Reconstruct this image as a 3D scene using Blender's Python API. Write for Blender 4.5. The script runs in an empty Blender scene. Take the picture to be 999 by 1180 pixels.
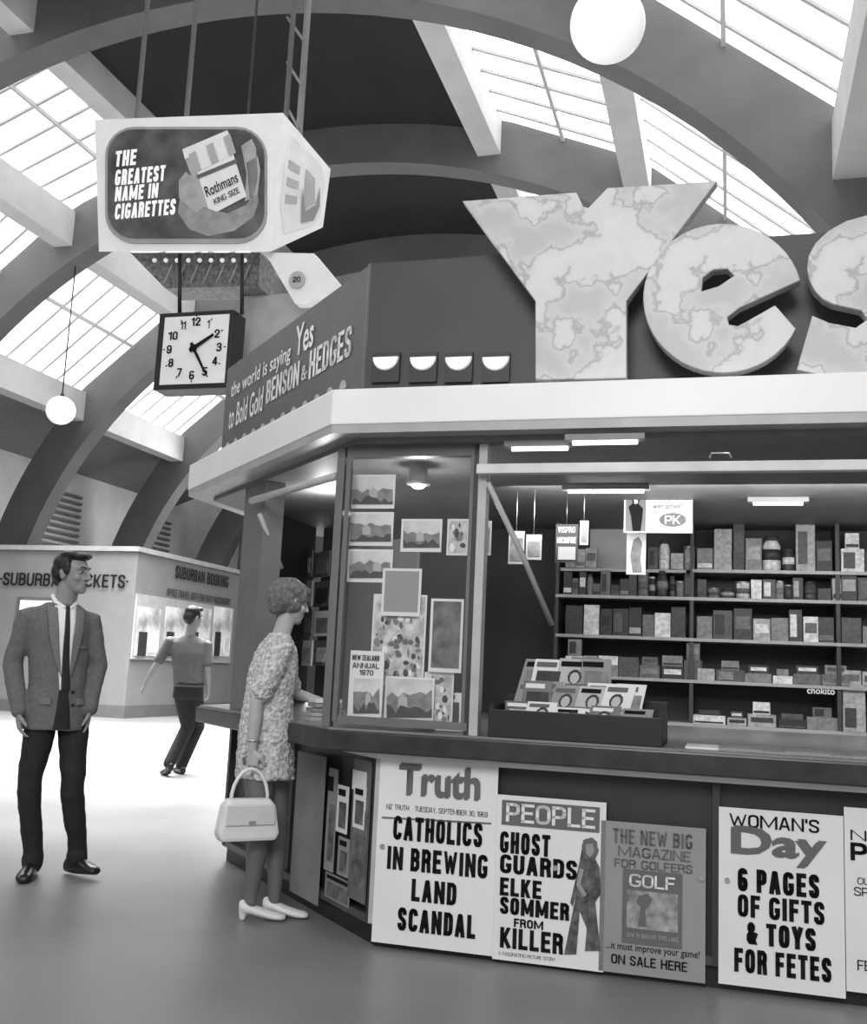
import bpy,bmesh,math,random
from mathutils import Vector,Matrix
random.seed(7)
V=Vector
scn=bpy.context.scene
try:
    scn.view_settings.view_transform='Standard'; scn.view_settings.look='None'
except Exception: pass
# ---------------------------------------------------------------- camera model (measured from the photo)
F,TH,RO,PHI,H=1194.1,.1527,.0455,.2828,1.2
O=V((0,0,H))
D=V((math.cos(PHI),-math.sin(PHI),0)); A=V((math.sin(PHI),math.cos(PHI),0)); Z=V((0,0,1))
R0=V((1,0,0)); U0=V((0,-math.sin(TH),math.cos(TH))); F0=V((0,math.cos(TH),math.sin(TH)))
cr,sr=math.cos(RO),math.sin(RO)
def ray(px,py):
    u=px-499.5; v=590-py
    return R0*((u*cr-v*sr)/F)+U0*((u*sr+v*cr)/F)+F0
cam=bpy.data.cameras.new('camera'); co=bpy.data.objects.new('camera',cam); scn.collection.objects.link(co)
rt=R0*cr+U0*sr; up=-R0*sr+U0*cr
m=Matrix((rt,up,-F0)).transposed().to_4x4(); m.translation=O; co.matrix_world=m
cam.sensor_fit='HORIZONTAL'; cam.sensor_width=36; cam.lens=F/999*36; cam.clip_start=.05; cam.clip_end=300
scn.camera=co
# ---------------------------------------------------------------- frames
class Fr:
    def __init__(s,o,x,y,z=Z): s.o=V(o);s.x=V(x);s.y=V(y);s.z=V(z)
    def p(s,u,w,z): return s.o+s.x*u+s.y*w+s.z*z
W=Fr((0,0,0),(1,0,0),(0,1,0))
HL=Fr((0,0,0),D,A)                      # hall frame: s across, t along
C=V((-.1898,4.7612,0))
K=Fr(C,D,A)                              # kiosk front frame
q=math.sqrt(.5)
CF=Fr(C,(D-A)*q,(D+A)*q)                 # kiosk chamfer frame
def S(px,py,fr,w=0):
    r=ray(px,py); k=(w-(O-fr.o).dot(fr.y))/r.dot(fr.y); P=O+r*k-fr.o
    return P.dot(fr.x),P.dot(fr.z)
def SW(px,py,fr,w=0):
    u,z=S(px,py,fr,w); return fr.p(u,w,z)
def G(px,py,z=0):
    r=ray(px,py); return O+r*((z-H)/r.z)
def rect(x0,y0,x1,y1,fr,w):
    ym=(y0+y1)/2;xm=(x0+x1)/2
    return S(x0,ym,fr,w)[0],S(x1,ym,fr,w)[0],S(xm,y1,fr,w)[1],S(xm,y0,fr,w)[1]
# ---------------------------------------------------------------- materials
MC={}
def mat(n,v,rough=.6,var=.12,scale=6,emit=0,metal=0,spec=.4,bump=0):
    if n in MC: return MC[n]
    m=bpy.data.materials.new(n); m.use_nodes=True; nt=m.node_tree; b=nt.nodes['Principled BSDF']
    b.inputs['Roughness'].default_value=rough; b.inputs['Metallic'].default_value=metal
    b.inputs['Specular IOR Level'].default_value=spec
    tc=nt.nodes.new('ShaderNodeTexCoord'); no=nt.nodes.new('ShaderNodeTexNoise'); no.inputs['Scale'].default_value=scale; no.inputs['Detail'].default_value=5
    nt.links.new(tc.outputs['Object'],no.inputs['Vector'])
    cp=nt.nodes.new('ShaderNodeValToRGB'); e=cp.color_ramp.elements
    lo=max(0,v*(1-var)); hi=min(1,v*(1+var)); e[0].position=.3;e[1].position=.7
    e[0].color=(lo,lo,lo,1); e[1].color=(hi,hi,hi,1)
    nt.links.new(no.outputs['Fac'],cp.inputs['Fac']); nt.links.new(cp.outputs['Color'],b.inputs['Base Color'])
    if emit:
        nt.links.new(cp.outputs['Color'],b.inputs['Emission Color']); b.inputs['Emission Strength'].default_value=emit
    if bump:
        bp=nt.nodes.new('ShaderNodeBump'); bp.inputs['Strength'].default_value=bump; bp.inputs['Distance'].default_value=.02
        nt.links.new(no.outputs['Fac'],bp.inputs['Height']); nt.links.new(bp.outputs['Normal'],b.inputs['Normal'])
    MC[n]=m; return m
black=mat('black paint',.012,.45); ink=mat('black ink',.012,.9,spec=.1); dark=mat('dark grey paint',.035,.5); mid=mat('mid grey paint',.13,.5)
grey=mat('grey paint',.22,.6); light=mat('light grey paint',.42,.5); white=mat('white paint',.8,.5,.05); paper=mat('white paper',.72,.8,.05,3)
gpaper=mat('grey paper',.28,.8,.06,3); chrome=mat('brushed steel',.5,.3,.1,20,metal=.9); inkgrey=mat('grey ink',.13,.9)
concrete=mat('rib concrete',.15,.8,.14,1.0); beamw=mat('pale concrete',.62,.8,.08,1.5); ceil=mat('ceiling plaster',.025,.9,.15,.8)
skin=mat('skin',.26,.5,.05,15); skinl=mat('pale skin',.4,.5,.05,15); glass_em=mat('skylight glass',.95,.5,.04,.5,emit=2.1)
tube=mat('fluorescent tube',.95,.4,.01,emit=4)
opal=mat('opal glass',.85,.3,.02,emit=.5)
# mottled letters: pale board with a thin darker vein where the noise crosses its middle value
mottle=mat('mottled gilt board',.5,.45,.1,4)
_e=mottle.node_tree.nodes['Color Ramp'].color_ramp.elements
_e[0].position=.40;_e[0].color=(.44,.44,.44,1);_e[1].position=.60;_e[1].color=(.60,.60,.60,1)
for p_,v_ in ((.475,.52),(.495,.34),(.515,.56)):
    x_=_e.new(p_); x_.color=(v_,v_,v_,1)
# ---------------------------------------------------------------- mesh helpers
WL={}
def link(o,parent=None):
    scn.collection.objects.link(o)
    if parent is not None:
        o.parent=parent; o.location=V(o.location)-WL[parent.name]
    return o
def finish(name,me,mt,parent=None,smooth=False,kind=None):
    n=len(me.vertices)
    c=V((0,0,0))
    if n:
        xs=[v.co for v in me.vertices]
        mn=V((min(v.x for v in xs),min(v.y for v in xs),min(v.z for v in xs))); mx=V((max(v.x for v in xs),max(v.y for v in xs),max(v.z for v in xs)))
        c=V(((mn.x+mx.x)/2,(mn.y+mx.y)/2,mn.z))
        me.transform(Matrix.Translation(-c))
    if mt is not None: me.materials.clear(); me.materials.append(mt)
    if smooth:
        me.polygons.foreach_set('use_smooth',[True]*len(me.polygons))
    o=bpy.data.objects.new(name,me); o.location=c; 
    link(o,parent); WL[o.name]=c.copy()
    if kind: o['kind']=kind
    return o
def bm_done(name,bm,mt,parent=None,smooth=False,bevel=0,kind=None):
    bmesh.ops.recalc_face_normals(bm,faces=bm.faces)
    if bevel: bmesh.ops.bevel(bm,geom=list(bm.edges),offset=bevel,segments=2,affect='EDGES',profile=.6,clamp_overlap=True)
    me=bpy.data.meshes.new(name); bm.to_mesh(me); bm.free()
    return finish(name,me,mt,parent,smooth,kind)
def bprism(bm,lo,hi):
    a=[bm.verts.new(p) for p in lo]; b=[bm.verts.new(p) for p in hi]; n=len(a)
    bm.faces.new(a); bm.faces.new(b[::-1])
    for i in range(n): bm.faces.new((a[i],b[i],b[(i+1)%n],a[(i+1)%n]))
def bbox(bm,fr,u,w,z):
    lo=[fr.p(a,b,z[0]) for a,b in ((u[0],w[0]),(u[1],w[0]),(u[1],w[1]),(u[0],w[1]))]
    hi=[fr.p(a,b,z[1]) for a,b in ((u[0],w[0]),(u[1],w[0]),(u[1],w[1]),(u[0],w[1]))]
    bprism(bm,lo,hi)
def box(name,fr,u,w,z,mt,parent=None,bevel=0,kind=None):
    bm=bmesh.new(); bbox(bm,fr,u,w,z); return bm_done(name,bm,mt,parent,bevel=bevel,kind=kind)
def plan(name,fr,poly,z0,z1,mt,parent=None,bevel=0,kind=None):
    bm=bmesh.new(); bprism(bm,[fr.p(a,b,z0) for a,b in poly],[fr.p(a,b,z1) for a,b in poly]); return bm_done(name,bm,mt,parent,bevel=bevel,kind=kind)
def facade(name,fr,poly,w0,w1,mt,parent=None,bevel=0,kind=None):
    bm=bmesh.new(); bprism(bm,[fr.p(a,w0,b) for a,b in poly],[fr.p(a,w1,b) for a,b in poly]); return bm_done(name,bm,mt,parent,bevel=bevel,kind=kind)
def ppoly(name,fr,w,pts,th,mt,parent=None,bevel=0):
    return facade(name,fr,[S(x,y,fr,w) for x,y in pts],w,w+th,mt,parent,bevel)
def prect(name,fr,w,x0,y0,x1,y1,th,mt,parent=None,bevel=0):
    u0,u1,z0,z1=rect(x0,y0,x1,y1,fr,w)
    return box(name,fr,(u0,u1),(w,w+th),(z0,z1),mt,parent,bevel)
def ring(bm,c,a,b,n): return [bm.verts.new(c+a*math.cos(2*math.pi*i/n)+b*math.sin(2*math.pi*i/n)) for i in range(n)]
def skinrings(bm,rs):
    n=len(rs[0])
    for r0,r1 in zip(rs,rs[1:]):
        for i in range(n): bm.faces.new((r0[i],r0[(i+1)%n],r1[(i+1)%n],r1[i]))
    bm.faces.new(rs[0][::-1]); bm.faces.new(rs[-1])
def limb(bm,pts,n=14,caps=True):
    P=[V(p) for p,r in pts]; Rr=[r for p,r in pts]
    if caps:
        d0=(P[0]-P[1]).normalized(); d1=(P[-1]-P[-2]).normalized()
        P=[P[0]+d0*Rr[0]*.85,P[0]+d0*Rr[0]*.5]+P+[P[-1]+d1*Rr[-1]*.5,P[-1]+d1*Rr[-1]*.85]
        Rr=[Rr[0]*.45,Rr[0]*.85]+Rr+[Rr[-1]*.85,Rr[-1]*.45]
    rs=[];ref=None
    for i,p in enumerate(P):
        t=(P[min(i+1,len(P)-1)]-P[max(i-1,0)]).normalized()
        if ref is None: ref=t.orthogonal().normalized()
        ref=(ref-t*ref.dot(t)).normalized()
        rs.append(ring(bm,p,ref*Rr[i],t.cross(ref)*Rr[i],n))
    skinrings(bm,rs)
def stack(bm,rings,side,front,n=28):
    skinrings(bm,[ring(bm,V(c),side*a,front*b,n) for c,a,b in rings])
def ell(bm,c,ax,r,sub=3):
    M=Matrix((ax[0]*r[0],ax[1]*r[1],ax[2]*r[2])).transposed().to_4x4(); M.translation=V(c)
    bmesh.ops.create_icosphere(bm,subdivisions=sub,radius=1,matrix=M)
def rod(name,p0,p1,r,mt,parent=None,n=10,r1=None):
    bm=bmesh.new(); limb(bm,[(V(p0),r),(V(p1),r if r1 is None else r1)],n,False); return bm_done(name,bm,mt,parent,True)
def tubem(name,pts,r,mt,parent=None,n=8):
    bm=bmesh.new(); limb(bm,[(V(p),r) for p in pts],n,False); return bm_done(name,bm,mt,parent,True)
def disc(name,fr,u,z,w,r,th,mt,parent=None,n=28,rz=None):
    rz=rz or r
    return facade(name,fr,[(u+r*math.cos(2*math.pi*i/n),z+rz*math.sin(2*math.pi*i/n)) for i in range(n)],w,w+th,mt,parent)
def remesh(name,bm,vox,mt,parent,sm=4):
    bmesh.ops.recalc_face_normals(bm,faces=bm.faces)
    me=bpy.data.meshes.new('tmp'); bm.to_mesh(me); bm.free()
    o=bpy.data.objects.new('tmp',me); scn.collection.objects.link(o)
    r=o.modifiers.new('r','REMESH'); r.mode='VOXEL'; r.voxel_size=vox
    s=o.modifiers.new('s','SMOOTH'); s.iterations=sm; s.factor=.5
    dg=bpy.context.evaluated_depsgraph_get(); me2=bpy.data.meshes.new_from_object(o.evaluated_get(dg))
    bpy.data.objects.remove(o)
    return finish(name,me2,mt,parent,True)
# ---------------------------------------------------------------- lettering: heavy condensed stroke capitals + built-in font for lower case
OO=[(0,.22),(0,.78),(.12,.95),(.35,1),(.65,1),(.88,.95),(1,.78),(1,.22),(.88,.05),(.65,0),(.35,0),(.12,.05),(0,.22)]
GL={'A':(.62,[[(0,0),(.42,1),(.58,1),(1,0)],[(.2,.26),(.8,.26)]]),
'B':(.55,[[(0,0),(0,1),(.65,1),(.95,.88),(.95,.64),(.65,.53),(0,.53)],[(.65,.53),(1,.4),(1,.13),(.68,0),(0,0)]]),
'C':(.57,[[(1,.78),(.97,.86),(.85,.96),(.6,1),(.35,1),(.1,.93),(0,.78),(0,.22),(.1,.07),(.35,0),(.6,0),(.86,.04),(.97,.14),(1,.22)]]),
'D':(.55,[[(0,0),(0,1),(.6,1),(.9,.93),(1,.76),(1,.24),(.9,.07),(.6,0),(0,0)]]),
'E':(.48,[[(1,1),(0,1),(0,0),(1,0)],[(0,.52),(.85,.52)]]),'F':(.46,[[(1,1),(0,1),(0,0)],[(0,.5),(.85,.5)]]),
'G':(.6,[[(1,.82),(.95,.9),(.85,.97),(.6,1),(.35,1),(.1,.93),(0,.78),(0,.22),(.1,.07),(.35,0),(.65,0),(.88,.04),(1,.16),(1,.42),(.62,.42)]]),
'H':(.57,[[(0,0),(0,1)],[(1,0),(1,1)],[(0,.5),(1,.5)]]),'I':(.0,[[(0,0),(0,1)]]),
'J':(.45,[[(1,1),(1,.2),(.85,.03),(.5,0),(.15,.04),(0,.2),(0,.35)]]),'K':(.58,[[(0,0),(0,1)],[(1,1),(.1,.4)],[(.3,.55),(1,0)]]),
'L':(.46,[[(0,1),(0,0),(1,0)]]),'M':(1.0,[[(0,0),(0,1)],[(0,1),(.5,.1),(1,1)],[(1,1),(1,0)]]),'N':(.66,[[(0,0),(0,1)],[(0,1),(1,0)],[(1,0),(1,1)]]),
'O':(.57,[OO]),'P':(.53,[[(0,0),(0,1),(.65,1),(.95,.92),(1,.72),(.95,.5),(.65,.42),(0,.42)]]),'Q':(.57,[OO,[(.6,.25),(1,-.05)]]),
'R':(.56,[[(0,0),(0,1),(.65,1),(.95,.9),(.98,.72),(.93,.57),(.65,.5),(0,.5)],[(.6,.5),(.92,.4),(1,0)]]),
'S':(.53,[[(1,.76),(.97,.9),(.75,1),(.28,1),(.03,.9),(0,.74),(.12,.6),(.88,.4),(1,.26),(.97,.1),(.75,0),(.25,0),(.03,.1),(0,.24)]]),
'T':(.52,[[(0,1),(1,1)],[(.5,1),(.5,0)]]),'U':(.57,[[(0,1),(0,.22),(.12,.05),(.35,0),(.65,0),(.88,.05),(1,.22),(1,1)]]),
'V':(.6,[[(0,1),(.5,0),(1,1)]]),'W':(1.05,[[(0,1),(.26,0),(.5,.85),(.74,0),(1,1)]]),'X':(.58,[[(0,0),(1,1)],[(0,1),(1,0)]]),
'Y':(.58,[[(0,1),(.5,.42),(1,1)],[(.5,.42),(.5,0)]]),'Z':(.5,[[(0,1),(1,1),(0,0),(1,0)]]),
'0':(.5,[OO]),'1':(.22,[[(0,.8),(1,1),(1,0)]]),'2':(.5,[[(0,.7),(.03,.9),(.28,1),(.72,1),(1,.88),(1,.65),(0,0),(1,0)]]),
'3':(.5,[[(0,.85),(.25,1),(.75,1),(1,.87),(1,.65),(.75,.53),(.4,.53)],[(.75,.53),(1,.4),(1,.14),(.75,0),(.25,0),(0,.15)]]),
'4':(.54,[[(.75,0),(.75,1),(.65,1),(0,.3),(0,.25),(1,.25)]]),'5':(.5,[[(.95,1),(.05,1),(.02,.55),(.65,.6),(1,.45),(1,.15),(.75,0),(.25,0),(0,.13)]]),
'6':(.52,[[(.98,.84),(.9,.95),(.65,1),(.35,1),(.08,.93),(0,.78),(0,.22),(.12,.05),(.35,0),(.65,0),(.9,.06),(1,.2),(1,.34),(.88,.48),(.6,.52),(.1,.46)]]),
'7':(.48,[[(0,1),(1,1),(.3,0)]]),'8':(.52,[[(.3,.53),(.04,.66),(.04,.87),(.3,1),(.7,1),(.96,.87),(.96,.66),(.7,.53),(.3,.53),(0,.38),(0,.14),(.28,0),(.72,0),(1,.14),(1,.38),(.7,.53)]]),
'9':(.52,[[(.02,.2),(.1,.05),(.35,0),(.65,0),(.92,.07),(1,.22),(1,.78),(.88,.95),(.65,1),(.35,1),(.1,.94),(0,.78),(0,.6),(.12,.46),(.4,.4),(.95,.5)]]),
'&':(.62,[[(1,0),(.15,.72),(.15,.88),(.35,1),(.6,.9),(.6,.75),(.05,.35),(.03,.13),(.25,0),(.55,.0),(1,.42)]]),
'.':(.0,[[(0,0),(0,.02)]]),',':(.0,[[(0,-.12),(0,.03)]]),'-':(.3,[[(0,.45),(1,.45)]]),"'":(.0,[[(0,.8),(0,1)]]),'!':(.0,[[(0,.35),(0,1)],[(0,0),(0,.01)]]),'•':(.0,[[(0,.5),(0,.52)]])}
def caps_mesh(s,wd,h,k):
    tv=k*h; gap=.3*tv+.03*h; hh=h-tv*.84
    nst=sum(1 for c in s if c!=' '); tot=sum(.4 if c==' ' else GL[c][0] for c in s)
    t=min(tv,wd/(nst*2.6+.9*s.count(' ')+.01+.6*sum(1 for c in s if c in 'MWN')/1)); gap=min(gap,t*.5)
    sx=(wd-nst*t-(len(s)-1)*gap)/max(tot,.01)
    verts=[];faces=[];x=-wd/2
    for c in s:
        if c==' ': x+=.4*sx+gap; continue
        gw,sts=GL[c]; gwx=gw*sx
        for st in sts:
            P=[(x+t/2+a*gwx,-hh/2+b*hh) for a,b in st]; closed=st[0]==st[-1]
            for j,((a,b),(c2,d)) in enumerate(zip(P,P[1:])):
                dx,dy=c2-a,d-b; L_=math.hypot(dx,dy) or 1e-6; ux,uy=dx/L_,dy/L_
                diag=min(abs(ux),abs(uy))>.15 and L_>.5*h; th=(.7 if c in 'MNW' else .86) if diag else 1
                nx,ny=-uy*t/2*th,ux*tv*.42*th
                if diag: nx*=1.08/max(abs(uy),.6)
                if not closed:
                    if diag: ex,ey=0,(tv*.42 if uy>0 else -tv*.42)
                    else: ex,ey=ux*t/2,uy*tv*.42
                    sm_=.3 if c in 'CGS6' else 1
                    if j==0: a-=ex*sm_;b-=ey*sm_
                    if j==len(P)-2: c2+=ex*sm_;d+=ey*sm_
                    if diag and (j==0 or j==len(P)-2):
                        i=len(verts); w_=abs(nx)*1.05; verts+=[(a-w_,b,0),(a+w_,b,0),(c2+w_,d,0),(c2-w_,d,0)]; faces.append((i,i+1,i+2,i+3)); continue
                i=len(verts); verts+=[(a+nx,b+ny,0),(a-nx,b-ny,0),(c2-nx,d-ny,0),(c2+nx,d+ny,0)]; faces.append((i,i+1,i+2,i+3))
            J=list(range(1,len(P)-1))+([0] if closed else [])
            for j in J:
                a,b=P[j]; p0=P[j-1] if j else P[-2]; p1=P[j+1]
                d0=(a-p0[0],b-p0[1]); d1=(p1[0]-a,p1[1]-b)
                sq=(abs(d0[0])<1e-6*1 and abs(d1[1])<1e-6) or (abs(d0[1])<1e-6 and abs(d1[0])<1e-6)
                i=len(verts); e_=.7 if c in 'MWN' else 1
                q_=[(-.5,-.42),(.5,-.42),(.5,.42),(-.5,.42)] if sq else [(-.48*e_,-.18*e_),(-.22*e_,-.4*e_),(.22*e_,-.4*e_),(.48*e_,-.18*e_),(.48*e_,.18*e_),(.22*e_,.4*e_),(-.22*e_,.4*e_),(-.48*e_,.18*e_)]
                verts+=[(a+u_*t,b+v_*tv,0) for u_,v_ in q_]; faces.append(tuple(range(i,i+len(q_))))
        x+=gwx+t+gap
    me=bpy.data.meshes.new('caps'); me.from_pydata(verts,[],faces); return me
def txt_mesh(s,bold):
    cu=bpy.data.curves.new('t','FONT'); cu.body=s; cu.offset=bold; cu.align_x='CENTER'; cu.resolution_u=3
    o=bpy.data.objects.new('t',cu); scn.collection.objects.link(o)
    dg=bpy.context.evaluated_depsgraph_get(); me=bpy.data.meshes.new_from_object(o.evaluated_get(dg))
    bpy.data.objects.remove(o); bpy.data.curves.remove(cu); return me
def text(fr,w,s,u0,u1,z0,z1,mt,parent,bold=.02,ang=0,name='lettering',k=None):
    W_,H_=u1-u0,z1-z0; ca,sa=math.cos(ang),math.sin(ang); uc=(u0+u1)/2;zc=(z0+z1)/2
    if s.upper()==s:
        if k is None: k={0:.11,1:.14,2:.18,3:.24}[min(3,int(round(bold*100)))]
        me=caps_mesh(s,W_,H_,k)
        for v in me.vertices:
            a,b=v.co.x,v.co.y; v.co=fr.p(uc+a*ca-b*sa,w,zc+a*sa+b*ca)
        return finish(name,me,mt,parent)
    me=txt_mesh(s,min(bold,.018)); vs=[v.co.copy() for v in me.vertices]
    x0=min(v.x for v in vs);x1=max(v.x for v in vs);y0=min(v.y for v in vs);y1=max(v.y for v in vs)
    for v in me.vertices:
        a=((v.co.x-x0)/(x1-x0)-.5)*W_; b=((v.co.y-y0)/(y1-y0)-.5)*H_
        v.co=fr.p(uc+a*ca-b*sa,w,zc+a*sa+b*ca)
    return finish(name,me,mt,parent)
def ptext(fr,w,s,x0,y0,x1,y1,mt,parent,bold=.02,**k):
    u0,u1,z0,z1=rect(x0,y0,x1,y1,fr,w); return text(fr,w,s,u0,u1,z0,z1,mt,parent,bold,**k)
def top(o,label,cat,group=None):
    o['label']=label;o['category']=cat
    if group:o['group']=group
    return o
def empty(name,loc,label,cat,group=None):
    e=bpy.data.objects.new(name,None); e.empty_display_size=.1; e.location=V(loc); scn.collection.objects.link(e); WL[e.name]=V(loc)
    return top(e,label,cat,group)
# ================================================================ SETTING
fm=mat('polished floor',.19,.38,.2,.7,spec=.4)
box('floor',HL,(-26,12),(-6,42),(-.1,0),fm,kind='structure')
T1,L=12.6,5.2; SC=-7.6
def arch(a,b,th): return SC-a*math.cos(th),1.1+b*math.sin(th)
def rib(t,n):
    bm=bmesh.new(); N=64
    prof=[]
    for i in range(N+1):
        th=math.pi*i/N; prof.append((arch(10.6,9.9,th),arch(11.65,10.95,th)))
    prof=[((SC-10.6,0),(SC-11.65,0))]+prof+[((SC+10.6,0),(SC+11.65,0))]
    rs=[]
    for (i0,e0) in prof:
        rs.append([bm.verts.new(HL.p(i0[0],t,i0[1])),bm.verts.new(HL.p(i0[0],t+.5,i0[1])),bm.verts.new(HL.p(e0[0],t+.5,e0[1])),bm.verts.new(HL.p(e0[0],t,e0[1]))])
    for r0,r1 in zip(rs,rs[1:]):
        for i in range(4): bm.faces.new((r0[i],r0[(i+1)%4],r1[(i+1)%4],r1[i]))
    bm.faces.new(rs[0]);bm.faces.new(rs[-1])
    bm_done('trim_%d'%n,bm,concrete,kind='structure')
for i in range(5): rib(T1+L*i,i+1)
rib(T1-L,6)
def zr(dx): return 1.1+10.95*math.sqrt(max(0,1-(dx/11.65)**2))
tn=10; wn=1
ts=[T1+L*i for i in range(-2,5)]
lv=[-9,-6,-3.2,3.2,6,9]
for d in lv:   # purlins
    zt=zr(abs(d)); box('trim_%d'%tn,HL,(SC+d-.22,SC+d+.22),(ts[0],ts[-1]),(zt-.75,zt+.02),beamw,kind='structure'); tn+=1
barm=mat('glazing bar',.45,.6,.05,emit=.15)  # faint glow put into the bars so they look daylit
for a,b in ((-9,-6),(-6,-3.2),(3.2,6),(6,9)):
    za,zb=zr(abs(a)),zr(abs(b))
    for i,t in enumerate(ts[:-1]):
        bm=bmesh.new()
        lo=[HL.p(SC+a,t,za+.05),HL.p(SC+b,t,zb+.05),HL.p(SC+b,t+L,zb+.05),HL.p(SC+a,t+L,za+.05)]
        bprism(bm,lo,[p+Z*.04 for p in lo]); bm_done('window_%d'%wn,bm,glass_em,kind='structure'); wn+=1
        bm=bmesh.new()
        for k in range(1,8):
            tt=t+.25+(L)*k/8
            l=[HL.p(SC+a,tt-.03,za-.0),HL.p(SC+b,tt-.03,zb-.0),HL.p(SC+b,tt+.03,zb-.0),HL.p(SC+a,tt+.03,za-.0)]
            bprism(bm,l,[p+Z*.05 for p in l])
        for f in (.5,):
            sc=SC+a+(b-a)*f; zc=za+(zb-za)*f
            l=[HL.p(sc-.03,t,zc-.04),HL.p(sc+.03,t,zc-.04),HL.p(sc+.03,t+L,zc-.04),HL.p(sc-.03,t+L,zc-.04)]
            bprism(bm,l,[p+Z*.08 for p in l])
        bm_done('trim_%d'%tn,bm,barm,kind='structure'); tn+=1
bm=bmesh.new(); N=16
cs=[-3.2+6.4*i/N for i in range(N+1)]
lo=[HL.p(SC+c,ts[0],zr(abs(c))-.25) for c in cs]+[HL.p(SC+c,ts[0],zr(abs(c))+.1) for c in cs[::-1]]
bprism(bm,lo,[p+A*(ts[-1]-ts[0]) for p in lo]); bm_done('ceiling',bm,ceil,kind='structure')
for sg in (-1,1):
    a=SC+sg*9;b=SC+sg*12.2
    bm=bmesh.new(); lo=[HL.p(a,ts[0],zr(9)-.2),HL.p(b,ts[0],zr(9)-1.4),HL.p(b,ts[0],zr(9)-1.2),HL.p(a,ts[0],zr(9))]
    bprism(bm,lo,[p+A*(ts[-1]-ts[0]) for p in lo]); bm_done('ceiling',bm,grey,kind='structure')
wallm=mat('pale wall',.55,.8,.1,1.5)
box('wall_left',HL,(SC-12.2,SC-11.9),(0,39),(0,8),wallm,kind='structure')
box('wall_right',HL,(SC+11.9,SC+12.2),(10,39),(0,8),wallm,kind='structure')
box('wall_back',HL,(SC-12.2,SC+12.2),(38.6,39),(0,12.2),mat('back wall',.2,.8),kind='structure')
for k,(t0,t1) in enumerate(((25.3,27.6),(30.5,33))):
    bm=bmesh.new()
    for j in range(14): bbox(bm,HL,(SC-11.88,SC-11.8),(t0,t1),(3.4+j*.2,3.48+j*.2))
    bm_done('window_%d'%wn,bm,mid,kind='structure'); wn+=1
bm=bmesh.new()
for z0,z1,o_ in ((3.4,7.0,.0),(7.0,7.12,.06),(7.12,7.25,.12)): bbox(bm,HL,(SC-11.9,SC-11.6+o_),(20.6-o_,21.9+o_),(z0,z1))
bm_done('trim_%d'%tn,bm,wallm,kind='structure'); tn+=1
# booth building
bt=G(142,828); bs,btt=bt.dot(D),bt.dot(A)
bw=mat('ticket office stone',.22,.7,.06,3)
office=empty('ticket_office',HL.p(bs-3,btt+3,0),'pale stone ticket office block with service windows','ticket office')
body=box('body',HL,(bs-8,bs),(btt,btt+9),(0,3.35),bw,office,.02)
box('coping',HL,(bs-8.05,bs+.05),(btt-.05,btt+9.05),(3.35,3.45),light,office)
box('plinth',HL,(bs-8.02,bs+.02),(btt-.02,btt+9.02),(0,.25),mid,office)
fA=Fr(HL.p(bs,btt,0),D,A); fB=Fr(HL.p(bs,btt,0),A,-D)
ptext(fA,-.03,'•SUBURBAN TICKETS•',0,661,148,676,black,body,.02)
ptext(fB,-.03,'SUBURBAN BOOKING',202,658,264,672,black,body,.02)
ptext(fB,-.03,'OFFICE TRAVEL DEPT FOR DUTY PASSENGERS',192,684,266,692,black,body,.01)
wf=prect('window_frame',fA,-.03,18,688,62,722,.03,mid,office)
prect('window_pane',fA,-.05,22,692,58,718,.03,opal,wf)
wf=prect('window_frame',fB,-.05,155,692,268,762,.05,light,office)
for a,b in ((158,184),(190,214),(218,242),(246,266)):
    prect('window_pane',fB,-.07,a,700,b,756,.03,mat('bright office glass',.5,.3,.6,2,emit=.6),wf)
    prect('window_blind',fB,-.09,a+2,728,(a+b)/2-2,756,.02,dark,wf)
    prect('window_notice',fB,-.09,(a+b)/2+3,735,b-2,752,.02,white,wf)
# ================================================================ KIOSK
def octo(of,oc,os):
    b=1.49
    P=[(-1.414*oc+of,-of),(-b-os,-1.414*oc+b+os),(-b-os,3.0),(0,4.4),(3.4,4.4),(3.4+b+os,3.0),(3.4+b+os,-1.414*oc+b+os),(3.4+1.414*oc-of,-of)]
    return P
kiosk=empty('kiosk',K.p(1.7,2,0),'octagonal newsstand kiosk with pale fascia, dark counter and glazed sides','kiosk')
plan('plinth',K,octo(-.03,-.03,-.03),0,.09,black,kiosk)
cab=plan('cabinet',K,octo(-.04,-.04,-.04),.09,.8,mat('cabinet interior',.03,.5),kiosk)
cm=mat('counter edge',.028,.35,.35,10)
ctr=plan('counter',K,octo(.12,.24,.14),.835,.925,cm,kiosk,.008)
plan('counter_top',K,octo(.10,.22,.12),.925,.935,mat('counter top laminate',.2,.3),kiosk)
plan('counter_rail',K,octo(.02,.02,.02),.805,.835,white,kiosk)
plan('bottom_rail',K,octo(.0,.0,.0),.09,.125,mat('dark rail',.06,.3),kiosk)
def div(x,y,fr,wd,mt=dark,nm='divider'):
    u,_=S(x,y,fr,0); box(nm,fr,(u-wd/2,u+wd/2),(-.005,.06),(.1,.81),mt,kiosk)
div(431,985,K,.022,light); div(825,1010,K,.03)
div(325,950,CF,.03,light); div(428,980,CF,.02)
box('divider',CF,(-2.1,-2.06),(-.005,.05),(.1,.8),dark,kiosk)
for x,y in ((441,975),(640,1000),(808,1012),(838,1014)):
    u,z=S(x,y,K,-.01); disc('lock',K,u,z,-.02,.011,.02,chrome,cab,12)
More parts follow.
